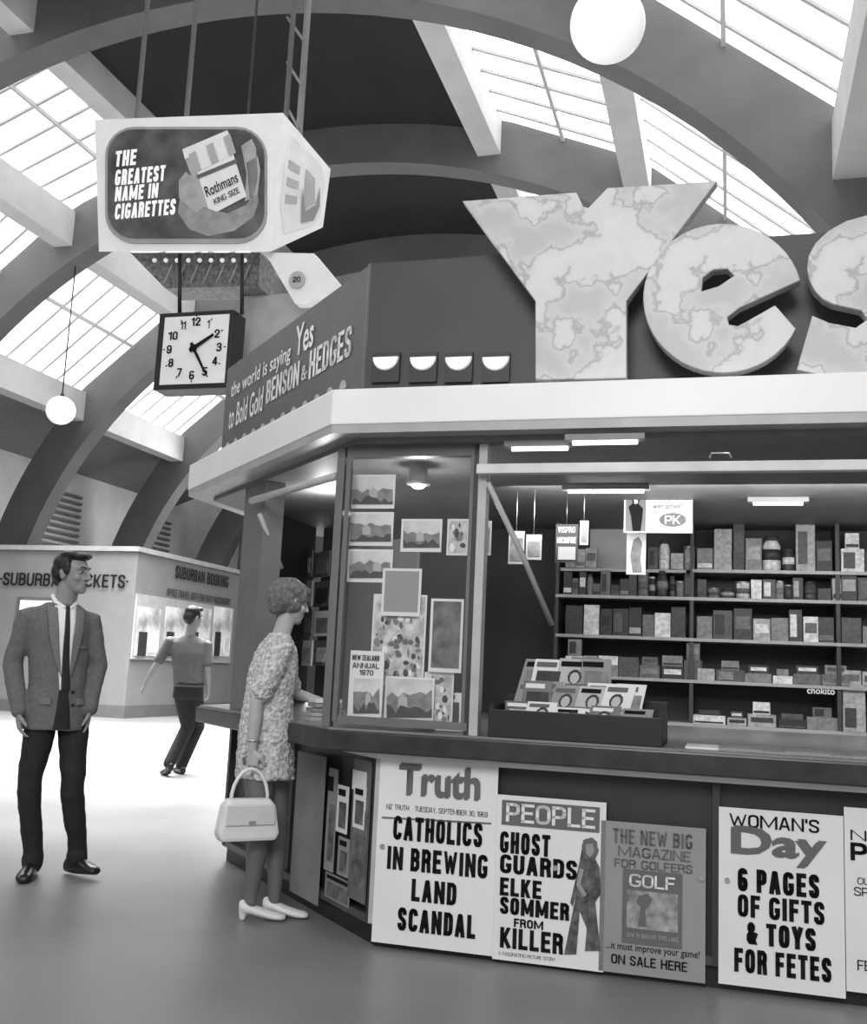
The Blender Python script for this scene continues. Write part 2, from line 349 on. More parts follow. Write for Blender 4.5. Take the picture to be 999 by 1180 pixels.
# fascia
fp=[(-.233,-.25),(-1.861,1.378),(-1.861,3.1),(-.2,4.6),(3.6,4.6),(5.26,3.1),(5.26,1.378),(3.633,-.25)]
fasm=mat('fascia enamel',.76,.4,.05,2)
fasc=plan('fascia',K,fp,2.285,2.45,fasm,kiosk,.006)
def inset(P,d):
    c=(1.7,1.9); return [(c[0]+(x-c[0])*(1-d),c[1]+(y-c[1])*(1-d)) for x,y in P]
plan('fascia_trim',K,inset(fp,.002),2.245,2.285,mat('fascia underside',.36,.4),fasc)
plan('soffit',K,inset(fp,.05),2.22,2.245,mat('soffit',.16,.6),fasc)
# upper walls
UW=-.08
uc,_=S(387,835,K,UW)
def kpost(name,fr,x0,x1,y,w0,w1,mt,z0=.935,z1=2.22):
    a=S(x0,y,fr,w0)[0];b=S(x1,y,fr,w0)[0]; return box(name,fr,(a,b),(w0,w1),(z0,z1),mt,kiosk,.003)
kpost('post',K,540,547,680,UW,UW+.06,dark); kpost('post',K,546,556,680,UW-.02,UW+.05,light)
kpost('post',K,379,388,690,UW,UW+.05,mid)
oc=-(uc+UW)/1.414
kpost('post',CF,273,296,700,-oc,-oc+.12,mid)
prect('sill',K,UW-.01,388,829,538,838,.05,mid,kiosk)
u0,_=S(390,700,K,UW);u1,_=S(541,700,K,UW)
gl=bpy.data.materials.new('window glass'); gl.use_nodes=True; nt=gl.node_tree; nt.nodes.clear()
o_=nt.nodes.new('ShaderNodeOutputMaterial');mx=nt.nodes.new('ShaderNodeMixShader');mx.inputs[0].default_value=.04
t_=nt.nodes.new('ShaderNodeBsdfTransparent');g_=nt.nodes.new('ShaderNodeBsdfGlossy');g_.inputs['Roughness'].default_value=.03
nt.links.new(t_.outputs[0],mx.inputs[1]);nt.links.new(g_.outputs[0],mx.inputs[2]);nt.links.new(mx.outputs[0],o_.inputs[0])
wf=box('window_head',K,(u0,u1),(UW,UW+.05),(2.17,2.22),mid,kiosk)
box('window_glass',K,(u0,u1),(UW+.015,UW+.02),(.96,2.21),gl,wf)
box('window_stile',K,(u0,u0+.022),(UW,UW+.03),(.96,2.17),mid,wf); box('window_stile',K,(u1-.02,u1),(UW,UW+.03),(.96,2.17),mid,wf)
# interior shell
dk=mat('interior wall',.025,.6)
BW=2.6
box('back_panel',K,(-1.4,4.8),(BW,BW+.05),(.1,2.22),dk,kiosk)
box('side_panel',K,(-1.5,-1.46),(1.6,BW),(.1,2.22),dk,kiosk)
# shutter bars and struts
ub0=S(550,541,K,-.14)
sb=box('shutter_bar',K,(ub0[0],3.3),(-.16,-.11),(ub0[1]-.022,ub0[1]+.022),mat('shutter bar paint',.6,.5),kiosk,.005)
tubem('strut',[SW(562,556,K,-.1),SW(602,640,K,.1),SW(636,720,K,.3)],.013,light,sb)
tubem('handle',[SW(818,528,K,-.15),SW(820,522,K,-.15),SW(840,522,K,-.15),SW(843,528,K,-.15)],.005,chrome,sb)
sb=tubem('shutter_bar',[SW(290,577,CF,-oc-.05),SW(386,549,CF,-oc-.05)],.02,light,kiosk)
tubem('strut',[SW(299,592,CF,-oc-.03),SW(324,655,CF,-oc+.15)],.014,light,sb)
# roof sign panels
PW=.08
pc=S(424,380,K,PW)[0]; ztop=S(425,304,K,PW)[1]
darkpan=mat('signboard grey',.055,.5,.1,3)
box('roof_signboard',K,(pc,3.3),(PW,PW+.05),(2.45,ztop),darkpan,kiosk)
ocp=-(pc+PW)/1.414
cu1=(pc-PW)*q
cu0=S(258,480,CF,-ocp)[0]
adv=empty('advertising_board',CF.p((cu0+cu1)/2,-ocp,2.45),'grey cigarette advertising board with white lettering above fascia','sign')
apan=box('panel',CF,(cu0,cu1),(-ocp,-ocp+.05),(2.45,ztop),mat('adboard grey',.1,.5,.08),adv)
box('edge_strip',CF,(cu1-.02,cu1),(-ocp-.01,-ocp+.05),(2.45,ztop),mid,adv)
W2=-ocp-.006; LC=cu1-cu0; ZH=ztop-2.45
def adtext(s,a,b,c,d,mt=white,bold=.01): text(CF,W2,s,cu0+a*LC,cu0+b*LC,2.45+c*ZH,2.45+d*ZH,mt,apan,bold)
adtext('the world is saying',.06,.54,.64,.82); adtext('Yes',.57,.69,.67,.92,white,.018)
adtext('to Bold Gold',.06,.35,.38,.60); adtext('BENSON',.375,.61,.42,.62,white,.02); adtext('&',.625,.66,.44,.56,white,.02);adtext('HEDGES',.675,.92,.42,.64,white,.02)
for i in range(12):
    uu=cu0+LC*(.06+.075*i); facade('half_disc',CF,[(uu+.04*math.cos(math.pi*k/8),2.45+.2*ZH+.05*math.sin(math.pi*k/8)) for k in range(9)],W2,W2+.005,light,apan)
for i,x in enumerate((445,488,529,572)):
    hd=empty('display_lamp',SW(x,430,K,.05),'pale half-disc lens lamp on a dark square plate','lamp','half-disc lamps on the kiosk roof')
    prect('backing_plate',K,.055,x-17,406,x+15,440,.02,mat('lamp plate',.035,.5),hd)
    u,z=S(x-1,411,K,.05); bm=bmesh.new(); lo=[K.p(u+.066*math.cos(math.pi+math.pi*k/14),.055,z+.066*math.sin(math.pi+math.pi*k/14)) for k in range(15)]
    hi=[K.p(u+.06*math.cos(math.pi+math.pi*k/14),.045,z-.002+.06*math.sin(math.pi+math.pi*k/14)) for k in range(15)]; bprism(bm,lo,hi); bm_done('lens',bm,mat('lamp lens',.85,.3,.02,emit=.25),hd)
# YES letters
def letter(pts,holes,w,th,label):
    cu=bpy.data.curves.new('l','CURVE');cu.dimensions='2D';cu.fill_mode='BOTH';cu.extrude=th/2;cu.bevel_depth=.005;cu.offset=-.005
    for ps in [pts]+holes:
        sp=cu.splines.new('POLY'); sp.points.add(len(ps)-1); sp.use_cyclic_u=True
        for i,(x,y) in enumerate(ps):
            u,z=S(x,y,K,w); sp.points[i].co=(u,max(z,2.452),0,1)
    o=bpy.data.objects.new('l',cu); scn.collection.objects.link(o); dg=bpy.context.evaluated_depsgraph_get()
    me=bpy.data.meshes.new_from_object(o.evaluated_get(dg)); bpy.data.objects.remove(o)
    for v in me.vertices: v.co=K.p(v.co.x,w+th/2-v.co.z,v.co.y)
    b2=bmesh.new(); b2.from_mesh(me); bmesh.ops.recalc_face_normals(b2,faces=b2.faces); b2.to_mesh(me); b2.free()
    o=finish('sign_letter',me,mottle); return top(o,label,'letter','giant roof sign letters')
YW=-.12
letter([(533,232),(664,222),(672,238),(678,240),(700,217),(826,209),(722,347),(722,436),(617,438),(617,347)],[],YW,.06,'giant mottled pale slab letter Y on the kiosk roof')
def arcp(cx,cy,rx,ry,a0,a1,n): return [(cx+rx*math.cos(math.radians(a0+(a1-a0)*i/n)),cy-ry*math.sin(math.radians(a0+(a1-a0)*i/n))) for i in range(n+1)]
letter(arcp(833,344,92,86,14,336,40)+[(893,352),(872,364),(850,376),(840,374),(838,366),(852,355)],[[(808,336),(810,320),(822,311),(838,310),(846,318),(828,330)]],YW,.06,'giant mottled pale rounded letter e on the kiosk roof')
letter([(1085,262),(1040,247),(1000,248),(975,255),(955,266),(940,280),(932,294),(930,308),(932,322),(938,335),(948,345),(960,351),(992,358),(1000,368),(986,378),(955,372),(936,364),(918,426),(960,436),(1040,438),(1090,420),(1115,380),(1095,340),(1050,322),(1030,312),(1040,300),(1070,308)],[],YW,.06,'giant mottled pale curved letter s on the kiosk roof')
# ================================================================ POSTERS
PWW=-.012
def poster(x0,y0,x1,y1,label,mt=paper,fr=K,w=PWW):
    e=empty('poster',SW((x0+x1)/2,y1,fr,w),label,'poster')
    return prect('sheet',fr,w,x0,y0,x1,y1,.004,mt,e)
w2=PWW-.003
p=poster(433,874,571,1094,'white newspaper bill with bold black headline about catholics and brewing')
ptext(K,w2,'Truth',459,884,552,920,inkgrey,p,.018); ptext(K,w2-.0005,'Truth',461,882,554,918,inkgrey,p,.018)
ptext(K,w2,'NZ TRUTH   TUESDAY, SEPTEMBER 30, 1969',445,931,562,937,ink,p,.0)
ppoly('rule',K,w2,[(440,941),(566,948),(566,950),(440,943)],.001,inkgrey,p)
for s,x0,y0,x1,y1 in (('CATHOLICS',453,944,556,972),('IN BREWING',446,980,562,1007),('LAND',474,1015,526,1041),('SCANDAL',458,1050,548,1077)): ptext(K,w2,s,x0,y0,x1,y1,ink,p,.03)
p=poster(570,920,697,1113,'white magazine bill with grey masthead and figure of a woman')
mh=prect('masthead',K,w2,578,926,691,955,.001,inkgrey,p); ptext(K,w2-.002,'PEOPLE',583,929,686,951,paper,p,.02)
for s,x0,y0,x1,y1 in (('GHOST',576,960,634,985),('GUARDS',576,988,665,1010),('ELKE',576,1013,624,1034),('SOMMER',576,1037,656,1057),('FROM',592,1060,626,1070),('KILLER',576,1072,649,1096)): ptext(K,w2,s,x0,y0,x1,y1,ink,p,.03)
ptext(K,w2,'A FASCINATING PICTURE STORY',574,1100,640,1104,ink,p,.0)
ppoly('printed_figure',K,w2,[(672,968),(684,966),(690,980),(686,990),(691,1000),(692,1030),(686,1040),(688,1060),(692,1096),(674,1096),(676,1070),(668,1050),(664,1100),(650,1100),(656,1070),(662,1040),(664,1028),(660,1045),(657,1040),(664,1010),(668,992)],.001,mat('print tone',.1,.9,.6,30),p)
ppoly('printed_hair',K,w2-.0005,[(670,975),(674,967),(682,965),(688,970),(689,984),(685,988),(676,988)],.001,inkgrey,p)
ppoly('printed_face',K,w2-.001,[(675,973),(683,972),(685,981),(680,988),(675,983)],.001,gpaper,p)
ppoly('printed_arm',K,w2-.001,[(668,1000),(664,1020),(672,1034),(676,1031),(669,1019),(673,1002)],.001,gpaper,p)
p=poster(691,950,813,1126,'grey golf magazine bill with inset cover picture',gpaper)
for s,x0,y0,x1,y1,m_,b_ in (('THE NEW BIG',706,958,798,975,inkgrey,.02),('MAGAZINE',712,978,796,990,inkgrey,.02),('FOR GOLFERS',708,993,798,1003,inkgrey,.02),('...it must improve your game!',698,1090,806,1101,ink,.005),('ON SALE HERE',704,1104,792,1115,ink,.02)): ptext(K,w2,s,x0,y0,x1,y1,m_,p,b_)
prect('cover_picture',K,w2,717,1004,786,1090,.001,inkgrey,p); prect('cover_picture',K,w2-.001,722,1028,781,1072,.001,mat('print texture',.28,.9,.5,25),p)
ppoly('printed_tree',K,w2-.002,[(735,1068),(738,1045),(733,1040),(736,1032),(746,1030),(752,1036),(748,1045),(744,1048),(744,1068)],.001,inkgrey,p)
ptext(K,w2-.002,'GOLF',725,1009,778,1024,paper,p,.02); ptext(K,w2-.002,'HOW TO IMPROVE YOUR GAME',722,1077,782,1083,gpaper,p,.01)
p=poster(828,935,973,1142,'white magazine bill listing gifts and toys for fetes')
ptext(K,w2,"WOMAN'S",840,941,944,956,ink,p,.02); ptext(K,w2,'Day',842,957,950,998,inkgrey,p,.018); ptext(K,w2-.0005,'Day',845,955,953,996,inkgrey,p,.018)
for s,x0,y0,x1,y1 in (('6 PAGES',850,1004,944,1031),('OF GIFTS',850,1035,950,1061),('& TOYS',860,1066,940,1092),('FOR FETES',846,1098,958,1126)): ptext(K,w2,s,x0,y0,x1,y1,ink,p,.03)
p=poster(974,935,1110,1150,'white newspaper bill pasted beside the magazine bill')
ptext(K,w2,'NOW IN',980,960,1080,972,ink,p,.02);ptext(K,w2,'PAPER',980,975,1090,996,ink,p,.03);ptext(K,w2,'OUR',988,1012,1010,1020,ink,p,.01);ptext(K,w2,'SPORT',984,1024,1030,1034,ink,p,.01);ptext(K,w2,'FEATURES',988,1110,1060,1122,ink,p,.01)
# chamfer display
p=poster(338,868,371,1038,'plain grey card standing in the kiosk side display',grey,CF,-.01)
p_sky=mat('print sky',.6,.7,.25,9); p_dark=mat('print dark tone',.04,.7,.4,25); p_mid=mat('print mid tone',.2,.7,.4,20)
prt2=mat('map print',.5,.6,.45,22); prt3=mat('dark print',.12,.6,.7,14)
for x0,y0,x1,y1,m_ in ((376,885,386,1005,gpaper),(388,905,400,960,paper),(389,965,401,1010,gpaper),(404,875,424,1040,mid),(407,905,420,955,paper),(374,1010,402,1040,grey)):
    e=empty('magazine',SW((x0+x1)/2,y1,CF,-.02),'magazine clipped in the kiosk side display','magazine','magazines in the side display')
    w_=-.012-(.006 if m_ is paper else 0)
    cv=prect('cover',CF,w_,x0,y0,x1,y1,.006,m_,e); h_=y1-y0
    prect('picture',CF,w_-.003,x0+2,y0+h_*.35,x1-2,y1-h_*.1,.002,prt3,cv); prect('masthead',CF,w_-.003,x0+2,y0+h_*.08,x1-2,y0+h_*.22,.002,ink if m_ in(paper,gpaper,grey) else paper,cv)
# window display prints
WD=UW+.1
def landscape(e,fr,w,x0,y0,x1,y1):
    prect('picture',fr,w,x0,y0,x1,y1,.001,p_sky,e); wd_,ht=x1-x0,y1-y0; pts=[(x0,y1)]
    yb=y0+ht*random.uniform(.35,.5)
    for i in range(9): pts.append((x0+wd_*i/8,yb+random.uniform(-.14,.14)*ht*(.4 if i%2 else 1)))
    pts.append((x1,y1)); ppoly('printed_hills',fr,w-.0015,pts,.001,p_mid,e)
    pts=[(x0,y1)]+[(x0+wd_*i/10,y1-ht*random.uniform(.05,.36)) for i in range(11)]+[(x1,y1)]; ppoly('printed_foreground',fr,w-.003,pts,.001,p_dark,e)
    bx_=x0+wd_*random.uniform(.2,.6); ppoly('printed_building',fr,w-.0022,[(bx_,y0+ht*.75),(bx_,y0+ht*.5),(bx_+wd_*.1,y0+ht*.38),(bx_+wd_*.2,y0+ht*.5),(bx_+wd_*.2,y0+ht*.75)],.001,light,e)
for x0,y0,x1,y1,m_ in ((403,547,455,586,0),(401,590,453,629,0),(400,633,452,671,0),(462,598,509,636,0),(515,598,540,640,prt2),(440,655,485,710,gpaper),(428,685,490,790,prt2),(443,780,500,832,0),(488,775,522,836,prt2),(495,690,533,775,prt3)):
    dp=.012*random.randint(0,3)
    e=empty('print',SW((x0+x1)/2,y1,K,WD+dp),'printed picture card displayed behind the kiosk window','print','prints in the kiosk window')
    cd=prect('card',K,WD+dp,x0,y0,x1,y1,.003,paper,e)
    if m_==0: landscape(cd,K,WD+dp-.002,x0+2.5,y0+2.5,x1-2.5,y1-5)
    elif m_ is prt2:
        prect('picture',K,WD+dp-.002,x0+2,y0+2,x1-2,y1-3,.001,m_,cd)
        for j in range(int((x1-x0)*(y1-y0)/90)):
            cx=random.uniform(x0+5,x1-5);cy=random.uniform(y0+5,y1-6);a_=random.uniform(1,4);b_=random.uniform(2,6);ppoly('printed_motif',K,WD+dp-.004-.0002*(j%9),[(cx+a_*math.cos(t),cy+b_*math.sin(t)) for t in (0,1,2,3,4,5)],.001,(p_dark,p_mid,white,inkgrey)[j%4],cd)
    else: prect('picture',K,WD+dp-.002,x0+3,y0+3,x1-3,y1-5,.002,m_,cd)
e=empty('annual',SW(421,830,K,UW+.06),'white annual booklet standing on the window sill','book')
cd=prect('cover',K,UW+.06,402,750,441,830,.01,paper,e); landscape(cd,K,UW+.057,407,782,437,822)
ptext(K,UW+.055,'NEW ZEALAND',406,755,437,761,ink,cd,.02);ptext(K,UW+.055,'ANNUAL',406,764,437,770,ink,cd,.02);ptext(K,UW+.055,'1970',414,772,430,778,ink,cd,.02)
# pendant lamp
l=empty('pendant_lamp',SW(482,560,K,.35),'small metal cone pendant lamp','lamp')
b=SW(482,559,K,.35);tp=SW(482,530,K,.35)
bm=bmesh.new(); limb(bm,[(tp+Z*.02,.02),(tp,.026),(tp-Z*.03,.042),(b+Z*.02,.058),(b,.06)],20,False); bm_done('shade',bm,mat('lamp shade metal',.4,.3,.1,10,metal=.5),l,True)
rod('stem',tp,V((tp.x,tp.y,2.22)),.012,dark,l)
bm=bmesh.new(); ell(bm,b,(R0,V((0,1,0)),Z),(.035,.035,.02)); bm_done('bulb',bm,tube,l,True)
lampb=b.copy()
# signs inside
e=empty('placard',SW(653,650,K,1.2),'small black and white hanging price placard','sign')
bd=prect('board',K,1.2,640,604,666,648,.01,black,e); ptext(K,1.19,'VISPRO',643,607,663,614,paper,bd,.01); ptext(K,1.19,'MICROFINE',642,619,664,626,paper,bd,.01); prect('label_panel',K,1.19,643,630,663,645,.004,gpaper,bd)
rod('cord',SW(653,604,K,1.205),V((*SW(653,604,K,1.205).xy,2.22)),.002,chrome,e)
e=empty('placard',SW(760,612,K,1.4),'white hanging advertising card for chewing gum','sign')
bd=prect('board',K,1.4,719,568,798,614,.01,paper,e); ptext(K,1.392,'Enjoy the big fresh taste',746,572,796,578,ink,bd,.0); ptext(K,1.392,'with action!',752,580,786,586,ink,bd,.0)
prect('picture',K,1.394,721,570,744,612,.004,mid,bd); ppoly('printed_figure',K,1.391,[(729,612),(727,595),(724,584),(729,580),(728,574),(733,571),(737,575),(736,581),(741,586),(740,598),(738,612)],.002,ink,bd); ppoly('printed_face',K,1.389,[(730,574),(735,574),(735,580),(731,581)],.001,light,bd)
disc('pack_picture',K,*S(775,599,K,1.394),1.394,.075,.004,inkgrey,bd,24,.04); ptext(K,1.388,'PK',766,594,784,604,paper,bd,.02)
for x in (722,795): rod('cord',SW(x,568,K,1.405),V((*SW(x,568,K,1.405).xy,2.22)),.002,chrome,e)
e=empty('placard',SW(733,662,K,1.6),'narrow white card with figure hanging inside','sign')
bd=prect('board',K,1.6,722,613,744,662,.01,paper,e); ppoly('printed_figure',K,1.596,[(729,660),(726,640),(730,622),(736,618),(740,626),(738,645),(740,660)],.002,p_mid,bd)
# ceiling tubes; the last two are made up to stand for bright reflections
for x0,x1,y in ((655,742,566),(868,925,580),(590,655,517),(660,735,510)):
    P0=G(x0,y,2.19);P1=G(x1,y,2.19)
    e=empty('lamp_and_reflection_tube',(P0),'bright kiosk ceiling tube from a set of lamps and stand-in reflections','lamp','kiosk ceiling tubes')
    pr=Fr(P0,D,A,Z); ln=min((P1-P0).length,1.0)
    box('batten',pr,(-.03,ln+.03),(-.03,.03),(.005,.03),grey,e); rod('tube',P0,P0+D*ln,.012,tube,e)
# shelves
SH=BW-.32
rows=[(657,798,1030),(690,640,1030),(738,640,1030),(787,640,1030),(838,640,1030)]
shm=mat('shelf edge',.3,.4)
uL=S(640,690,K,SH)[0]
shelfunit=empty('shelf_unit',K.p(1.5,BW-.15,.1),'dark wall shelving unit with pale shelf edges','shelf')
zs=[]
for y,xa,xb in rows:
    z=S(880,y,K,SH)[1]; zs.append(z); ua=S(xa,y,K,SH)[0]
    box('shelf_board',K,(ua,4.4),(SH,BW),(z-.02,z),shm,shelfunit)
for x in (641,797,966):
    u=S(x,700,K,SH)[0]; box('upright',K,(u-.012,u+.012),(SH+.01,BW),(.1,zs[0]+.3),dark,shelfunit)
box('base_cabinet',K,(uL,4.4),(SH,BW),(.1,zs[4]-.03),dark,shelfunit)
prect('wall_panel',K,BW-.02,680,592,742,655,.02,light,shelfunit)
goods=[mat('carton %d'%i,v,.5,.35,35) for i,v in enumerate((.02,.035,.06,.1,.17,.3,.55))]
def item(kind,u,w,z,bw,h,dp,mt,lab,grp,rot=0):
    e=empty(kind,K.p(u,w,z),lab,kind.replace('_',' '),grp)
    band=random.random()
    if kind in('tin','jar'):
        P=K.p(u,w,z)
        if kind=='tin': rod('body',P,P+Z*h*.9,bw/2,mt,e,14); rod('lid',P+Z*h*.9,P+Z*h,bw/2*1.05,chrome,e,14)
        else:
            bm=bmesh.new(); limb(bm,[(P,bw*.46),(P+Z*h*.1,bw/2),(P+Z*h*.7,bw/2),(P+Z*h*.82,bw*.36),(P+Z*h*.86,bw*.34)],14,False); bm_done('body',bm,mt,e,True); rod('lid',P+Z*h*.86,P+Z*h,bw*.38,dark,e,14)
        if band<.5: rod('label_band',P+Z*h*.3,P+Z*h*.6,bw/2*1.02,random.choice(goods),e,14)
        return
    f2=Fr(K.p(u,w,z),(D*math.cos(rot)+A*math.sin(rot)),(A*math.cos(rot)-D*math.sin(rot)))
    body=box('body',f2,(-bw/2,bw/2),(-dp/2,dp/2),(0,h),mt,e,.002)
    if band<.35: box('label',f2,(-bw*.4,bw*.4),(-dp/2-.002,-dp/2),(h*.35,h*.75),random.choice(goods),body)
    elif band<.6: box('label',f2,(-bw*.4,bw*.1),(-dp/2-.002,-dp/2),(h*.15,h*.85),random.choice(goods),body)
    elif band<.8: box('label',f2,(-bw*.45,bw*.45),(-dp/2-.002,-dp/2),(h*.1,h*.3),random.choice(goods),body)
def rowfill(x0,x1,y,zi,hr,wr,kind,grp,lab,td=.05,skip=.03,stackp=0):
    u=S(x0,y,K,SH)[0]; ue=S(x1,y,K,SH)[0]
    while u<ue:
        bw=random.uniform(*wr); h=random.uniform(*hr)
        if random.random()>skip:
            kd=kind if kind!='mix' else random.choice(('tin','carton','jar','carton'))
            mt=random.choice(goods); ww=SH+.03+(bw/2 if kd in('tin','jar') else td/2)
            item(kd,u+bw/2,ww,zs[zi],bw,h,td,mt,lab,grp,random.uniform(-.12,.12) if kd=='carton' else 0)
            if kd=='carton' and random.random()<stackp: item(kd,u+bw/2,ww,zs[zi]+h,bw*random.uniform(.6,1),h*random.uniform(.6,1),td,random.choice(goods),lab,grp)
        u+=bw*random.uniform(1.02,1.1)
rowfill(803,960,657,0,(.1,.36),(.06,.12),'mix','goods on the top shelf','small packaged goods standing on the top shelf')
rowfill(648,790,690,1,(.07,.17),(.04,.09),'mix','goods on the second shelf','small sweets container on a shelf')
rowfill(803,960,690,1,(.06,.14),(.04,.09),'mix','goods on the second shelf','small sweets container on a shelf')
rowfill(650,790,738,2,(.13,.2),(.07,.12),'carton','goods on the third shelf','upright packet on the middle shelf',.03,.0)
rowfill(803,960,738,2,(.13,.2),(.07,.12),'carton','goods on the third shelf','upright packet on the middle shelf',.03,.0)
rowfill(650,790,787,3,(.07,.13),(.08,.14),'carton','goods on the fourth shelf','packet of confectionery on a lower shelf',stackp=.6)
rowfill(803,960,787,3,(.045,.08),(.1,.2),'carton','goods on the fourth shelf','flat confectionery box on a lower shelf',stackp=.9)
rowfill(650,960,838,4,(.045,.08),(.1,.2),'carton','goods on the bottom shelf','flat confectionery box on the bottom shelf',stackp=.8)
for i in range(5): rowfill(970,1020,700,i,(.08,.2),(.08,.16),'carton','goods beside the upright','packaged goods on the end shelf',stackp=.4)
box('shelf_board',K,(uL,S(790,655,K,SH)[0]),(SH+.05,BW),(zs[0]-.02,zs[0]),shm,shelfunit)
rowfill(650,675,657,0,(.08,.14),(.06,.08),'mix','goods on the top shelf','small packaged goods standing on the top shelf')
rowfill(746,792,657,0,(.1,.2),(.06,.08),'mix','goods on the top shelf','small packaged goods standing on the top shelf')
ptext(K,SH+.01,'chokito',930,792,962,800,paper,shelfunit,.01)
for x0,y0,x1,y1 in ((586,612,604,650),(606,616,624,645),(668,600,678,628),(556,600,566,640)):
    e=empty('print',SW((x0+x1)/2,y1,K,1.0),'small printed card hanging inside the kiosk','print','hanging cards inside the kiosk')
    cd=prect('card',K,1.0,x0,y0,x1,y1,.004,gpaper,e); prect('picture',K,.996,x0+2,y0+8,x1-2,y1-4,.003,prt3,cd)
    rod('cord',SW((x0+x1)/2,y0,K,1.002),V((*SW((x0+x1)/2,y0,K,1.002).xy,2.22)),.002,chrome,e)
# magazine rack on counter
rk=empty('magazine_rack',SW(660,848,K,-.05),'long dark wooden magazine trough on the counter','rack')
ru0,_=S(562,840,K,-.1);ru1,_=S(763,840,K,-.1); rz=S(660,822,K,-.1)[1]
box('front_board',K,(ru0,ru1),(-.1,-.085),(.936,rz),black,rk,.003);box('back_board',K,(ru0,ru1),(.28,.295),(.936,rz+.06),black,rk,.003)
for uu in (ru0,ru1-.015): box('end_board',K,(uu,uu+.015),(-.085,.28),(.936,rz+.02),black,rk)
box('base_board',K,(ru0,ru1),(-.085,.28),(.936,.95),black,rk)
def mag(u,w,z,wd,h,lean,mt,grp,lab,tl=.015):
    e=empty('magazine',K.p(u,w,z),lab,'magazine',grp)
    f2=Fr(K.p(u,w,z),D,A,(Z*h+A*lean+D*tl)/h)
    cv=box('cover',f2,(-wd/2,wd/2),(0,.006),(0,h),mt,e)
    dk_=mt not in (paper,light,gpaper)
    box('masthead',f2,(-wd*.42,wd*.25),(-.0015,0),(h*.83,h*.94),paper if dk_ else random.choice((ink,inkgrey)),cv)
    r=random.random()
    if r<.6:
        cx=wd*random.uniform(-.05,.12); cz_=h*.6; rr_=wd*.17
        facade('printed_shoulders',f2,[(cx-wd*.32,h*.12),(cx-wd*.26,h*.36),(cx-wd*.1,h*.44),(cx+wd*.1,h*.44),(cx+wd*.26,h*.36),(cx+wd*.3,h*.12)],-.0015,0,random.choice((p_dark,p_mid,light)),cv)
        facade('printed_hair',f2,[(cx+rr_*1.35*math.cos(t*.628),cz_+h*.02+rr_*1.45*math.sin(t*.628)) for t in range(10)],-.002,0,p_dark,cv)
        facade('printed_face',f2,[(cx+rr_*.9*math.cos(t*.628),cz_+rr_*1.1*math.sin(t*.628)) for t in range(10)],-.003,0,light,cv)
    else: box('picture',f2,(-wd*.36,wd*.42),(-.0015,0),(h*.15,h*.75),random.choice((p_mid,p_dark,prt2)),cv)
    if r>.35: box('caption',f2,(-wd*.45,-wd*.15),(-.003,0),(h*.2,h*.42),paper if dk_ else ink,cv)
mats=[paper,paper,light,mid,goods[3],gpaper]
for r,(w,zo,n,hh,wd_) in enumerate(((.22,.17,9,.2,.14),(.11,.06,10,.17,.13),(0,.0,8,.115,.13))):
    for i in range(n):
        f=(i+.5)/n
        if r==0 and f>.7: continue
        if r==1 and f>.75 and i%2: continue
        mag(ru0+.08+(ru1-ru0-.18)*f,w-.006*(i%2),.951+zo*.7,wd_,hh+.025*random.random(),.05,random.choice(mats),'magazines in the counter rack','magazine leaning in the counter rack',random.uniform(-.02,.05))
# magazines standing behind the window pane
for x,ww in ((455,.13),(480,.16),(512,.1),(527,.16)):
    u=S(x,830,K,UW+.09)[0]; mag(u,UW+.14+ww*.2,.94,.12,.17,.02,random.choice(mats),'magazines standing in the window','magazine standing on the window sill',random.uniform(-.02,.03))
for i in range(7):
    u=S(790+i*38,860,K,.0)[0]; o=box('newspaper',K,(u,u+.17),(-.05-.01*(i%3),.2),(.936,.944+.004*(i%2)),random.choice((paper,gpaper,mid)))
    top(o,'folded newspaper lying flat on the counter','newspaper','newspapers on the counter')
for i in range(5):
    a=S(358,800,CF,-.1)[0]+random.uniform(-.01,.01)
    o=box('booklet',CF,(a,a+.1),(-.13+.005*i,.03),(.936+i*.022,.955+i*.022),random.choice((paper,light,gpaper)),bevel=.001); top(o,'booklet in a low stack on the counter','book','booklets stacked on the counter')
box('display_board',CF,(-2.1,-1.15),(.75,.77),(.95,2.0),mid,kiosk)
for i in range(16):
    x=302+(i%4)*20;y=636+(i//4)*34
    e=empty('magazine',SW(x+8,y+29,CF,.72),'magazine clipped on the display behind the serving hatch','magazine','magazines behind the serving hatch')
    cv=prect('cover',CF,.72,x,y,x+17,y+29,.01,random.choice((paper,gpaper,mid,light,prt3)),e); prect('picture',CF,.715,x+2,y+8,x+15,y+25,.004,random.choice((p_mid,p_dark,prt2)),cv)
# ================================================================ HANGING SIGN + CLOCK
ST=7.2
sg=empty('hanging_sign',SW(215,290,HL,ST),'illuminated hanging advertising box with cigarette pack picture','sign')
fl=[SW(*p,HL,ST) for p in ((109,138),(326,130),(312,290),(114,290))]
bk=[SW(*p,HL,ST+.95) for p in ((170,198),(381,195),(372,262),(175,262))]
bm=bmesh.new(); bprism(bm,fl,bk); cas=bm_done('casing',bm,mat('sign casing',.7,.5,.04,emit=.2),sg)
def rr(x0,y0,x1,y1,r,n=6):
    o=[]
    for cx,cy,a in ((x1-r,y0+r,90),(x0+r,y0+r,180),(x0+r,y1-r,270),(x1-r,y1-r,360)): o+=arcp(cx,cy,r,r,a-90,a,n)
    return o
sw=ST-.02
ppoly('screen_bezel',HL,sw,rr(121,146,307,280,34),.02,mat('bezel grey',.35,.5),sg)
scr=ppoly('screen',HL,sw-.01,rr(124,149,304,274,30),.01,mat('screen picture',.06,.4,.6,4,emit=.4),sg)
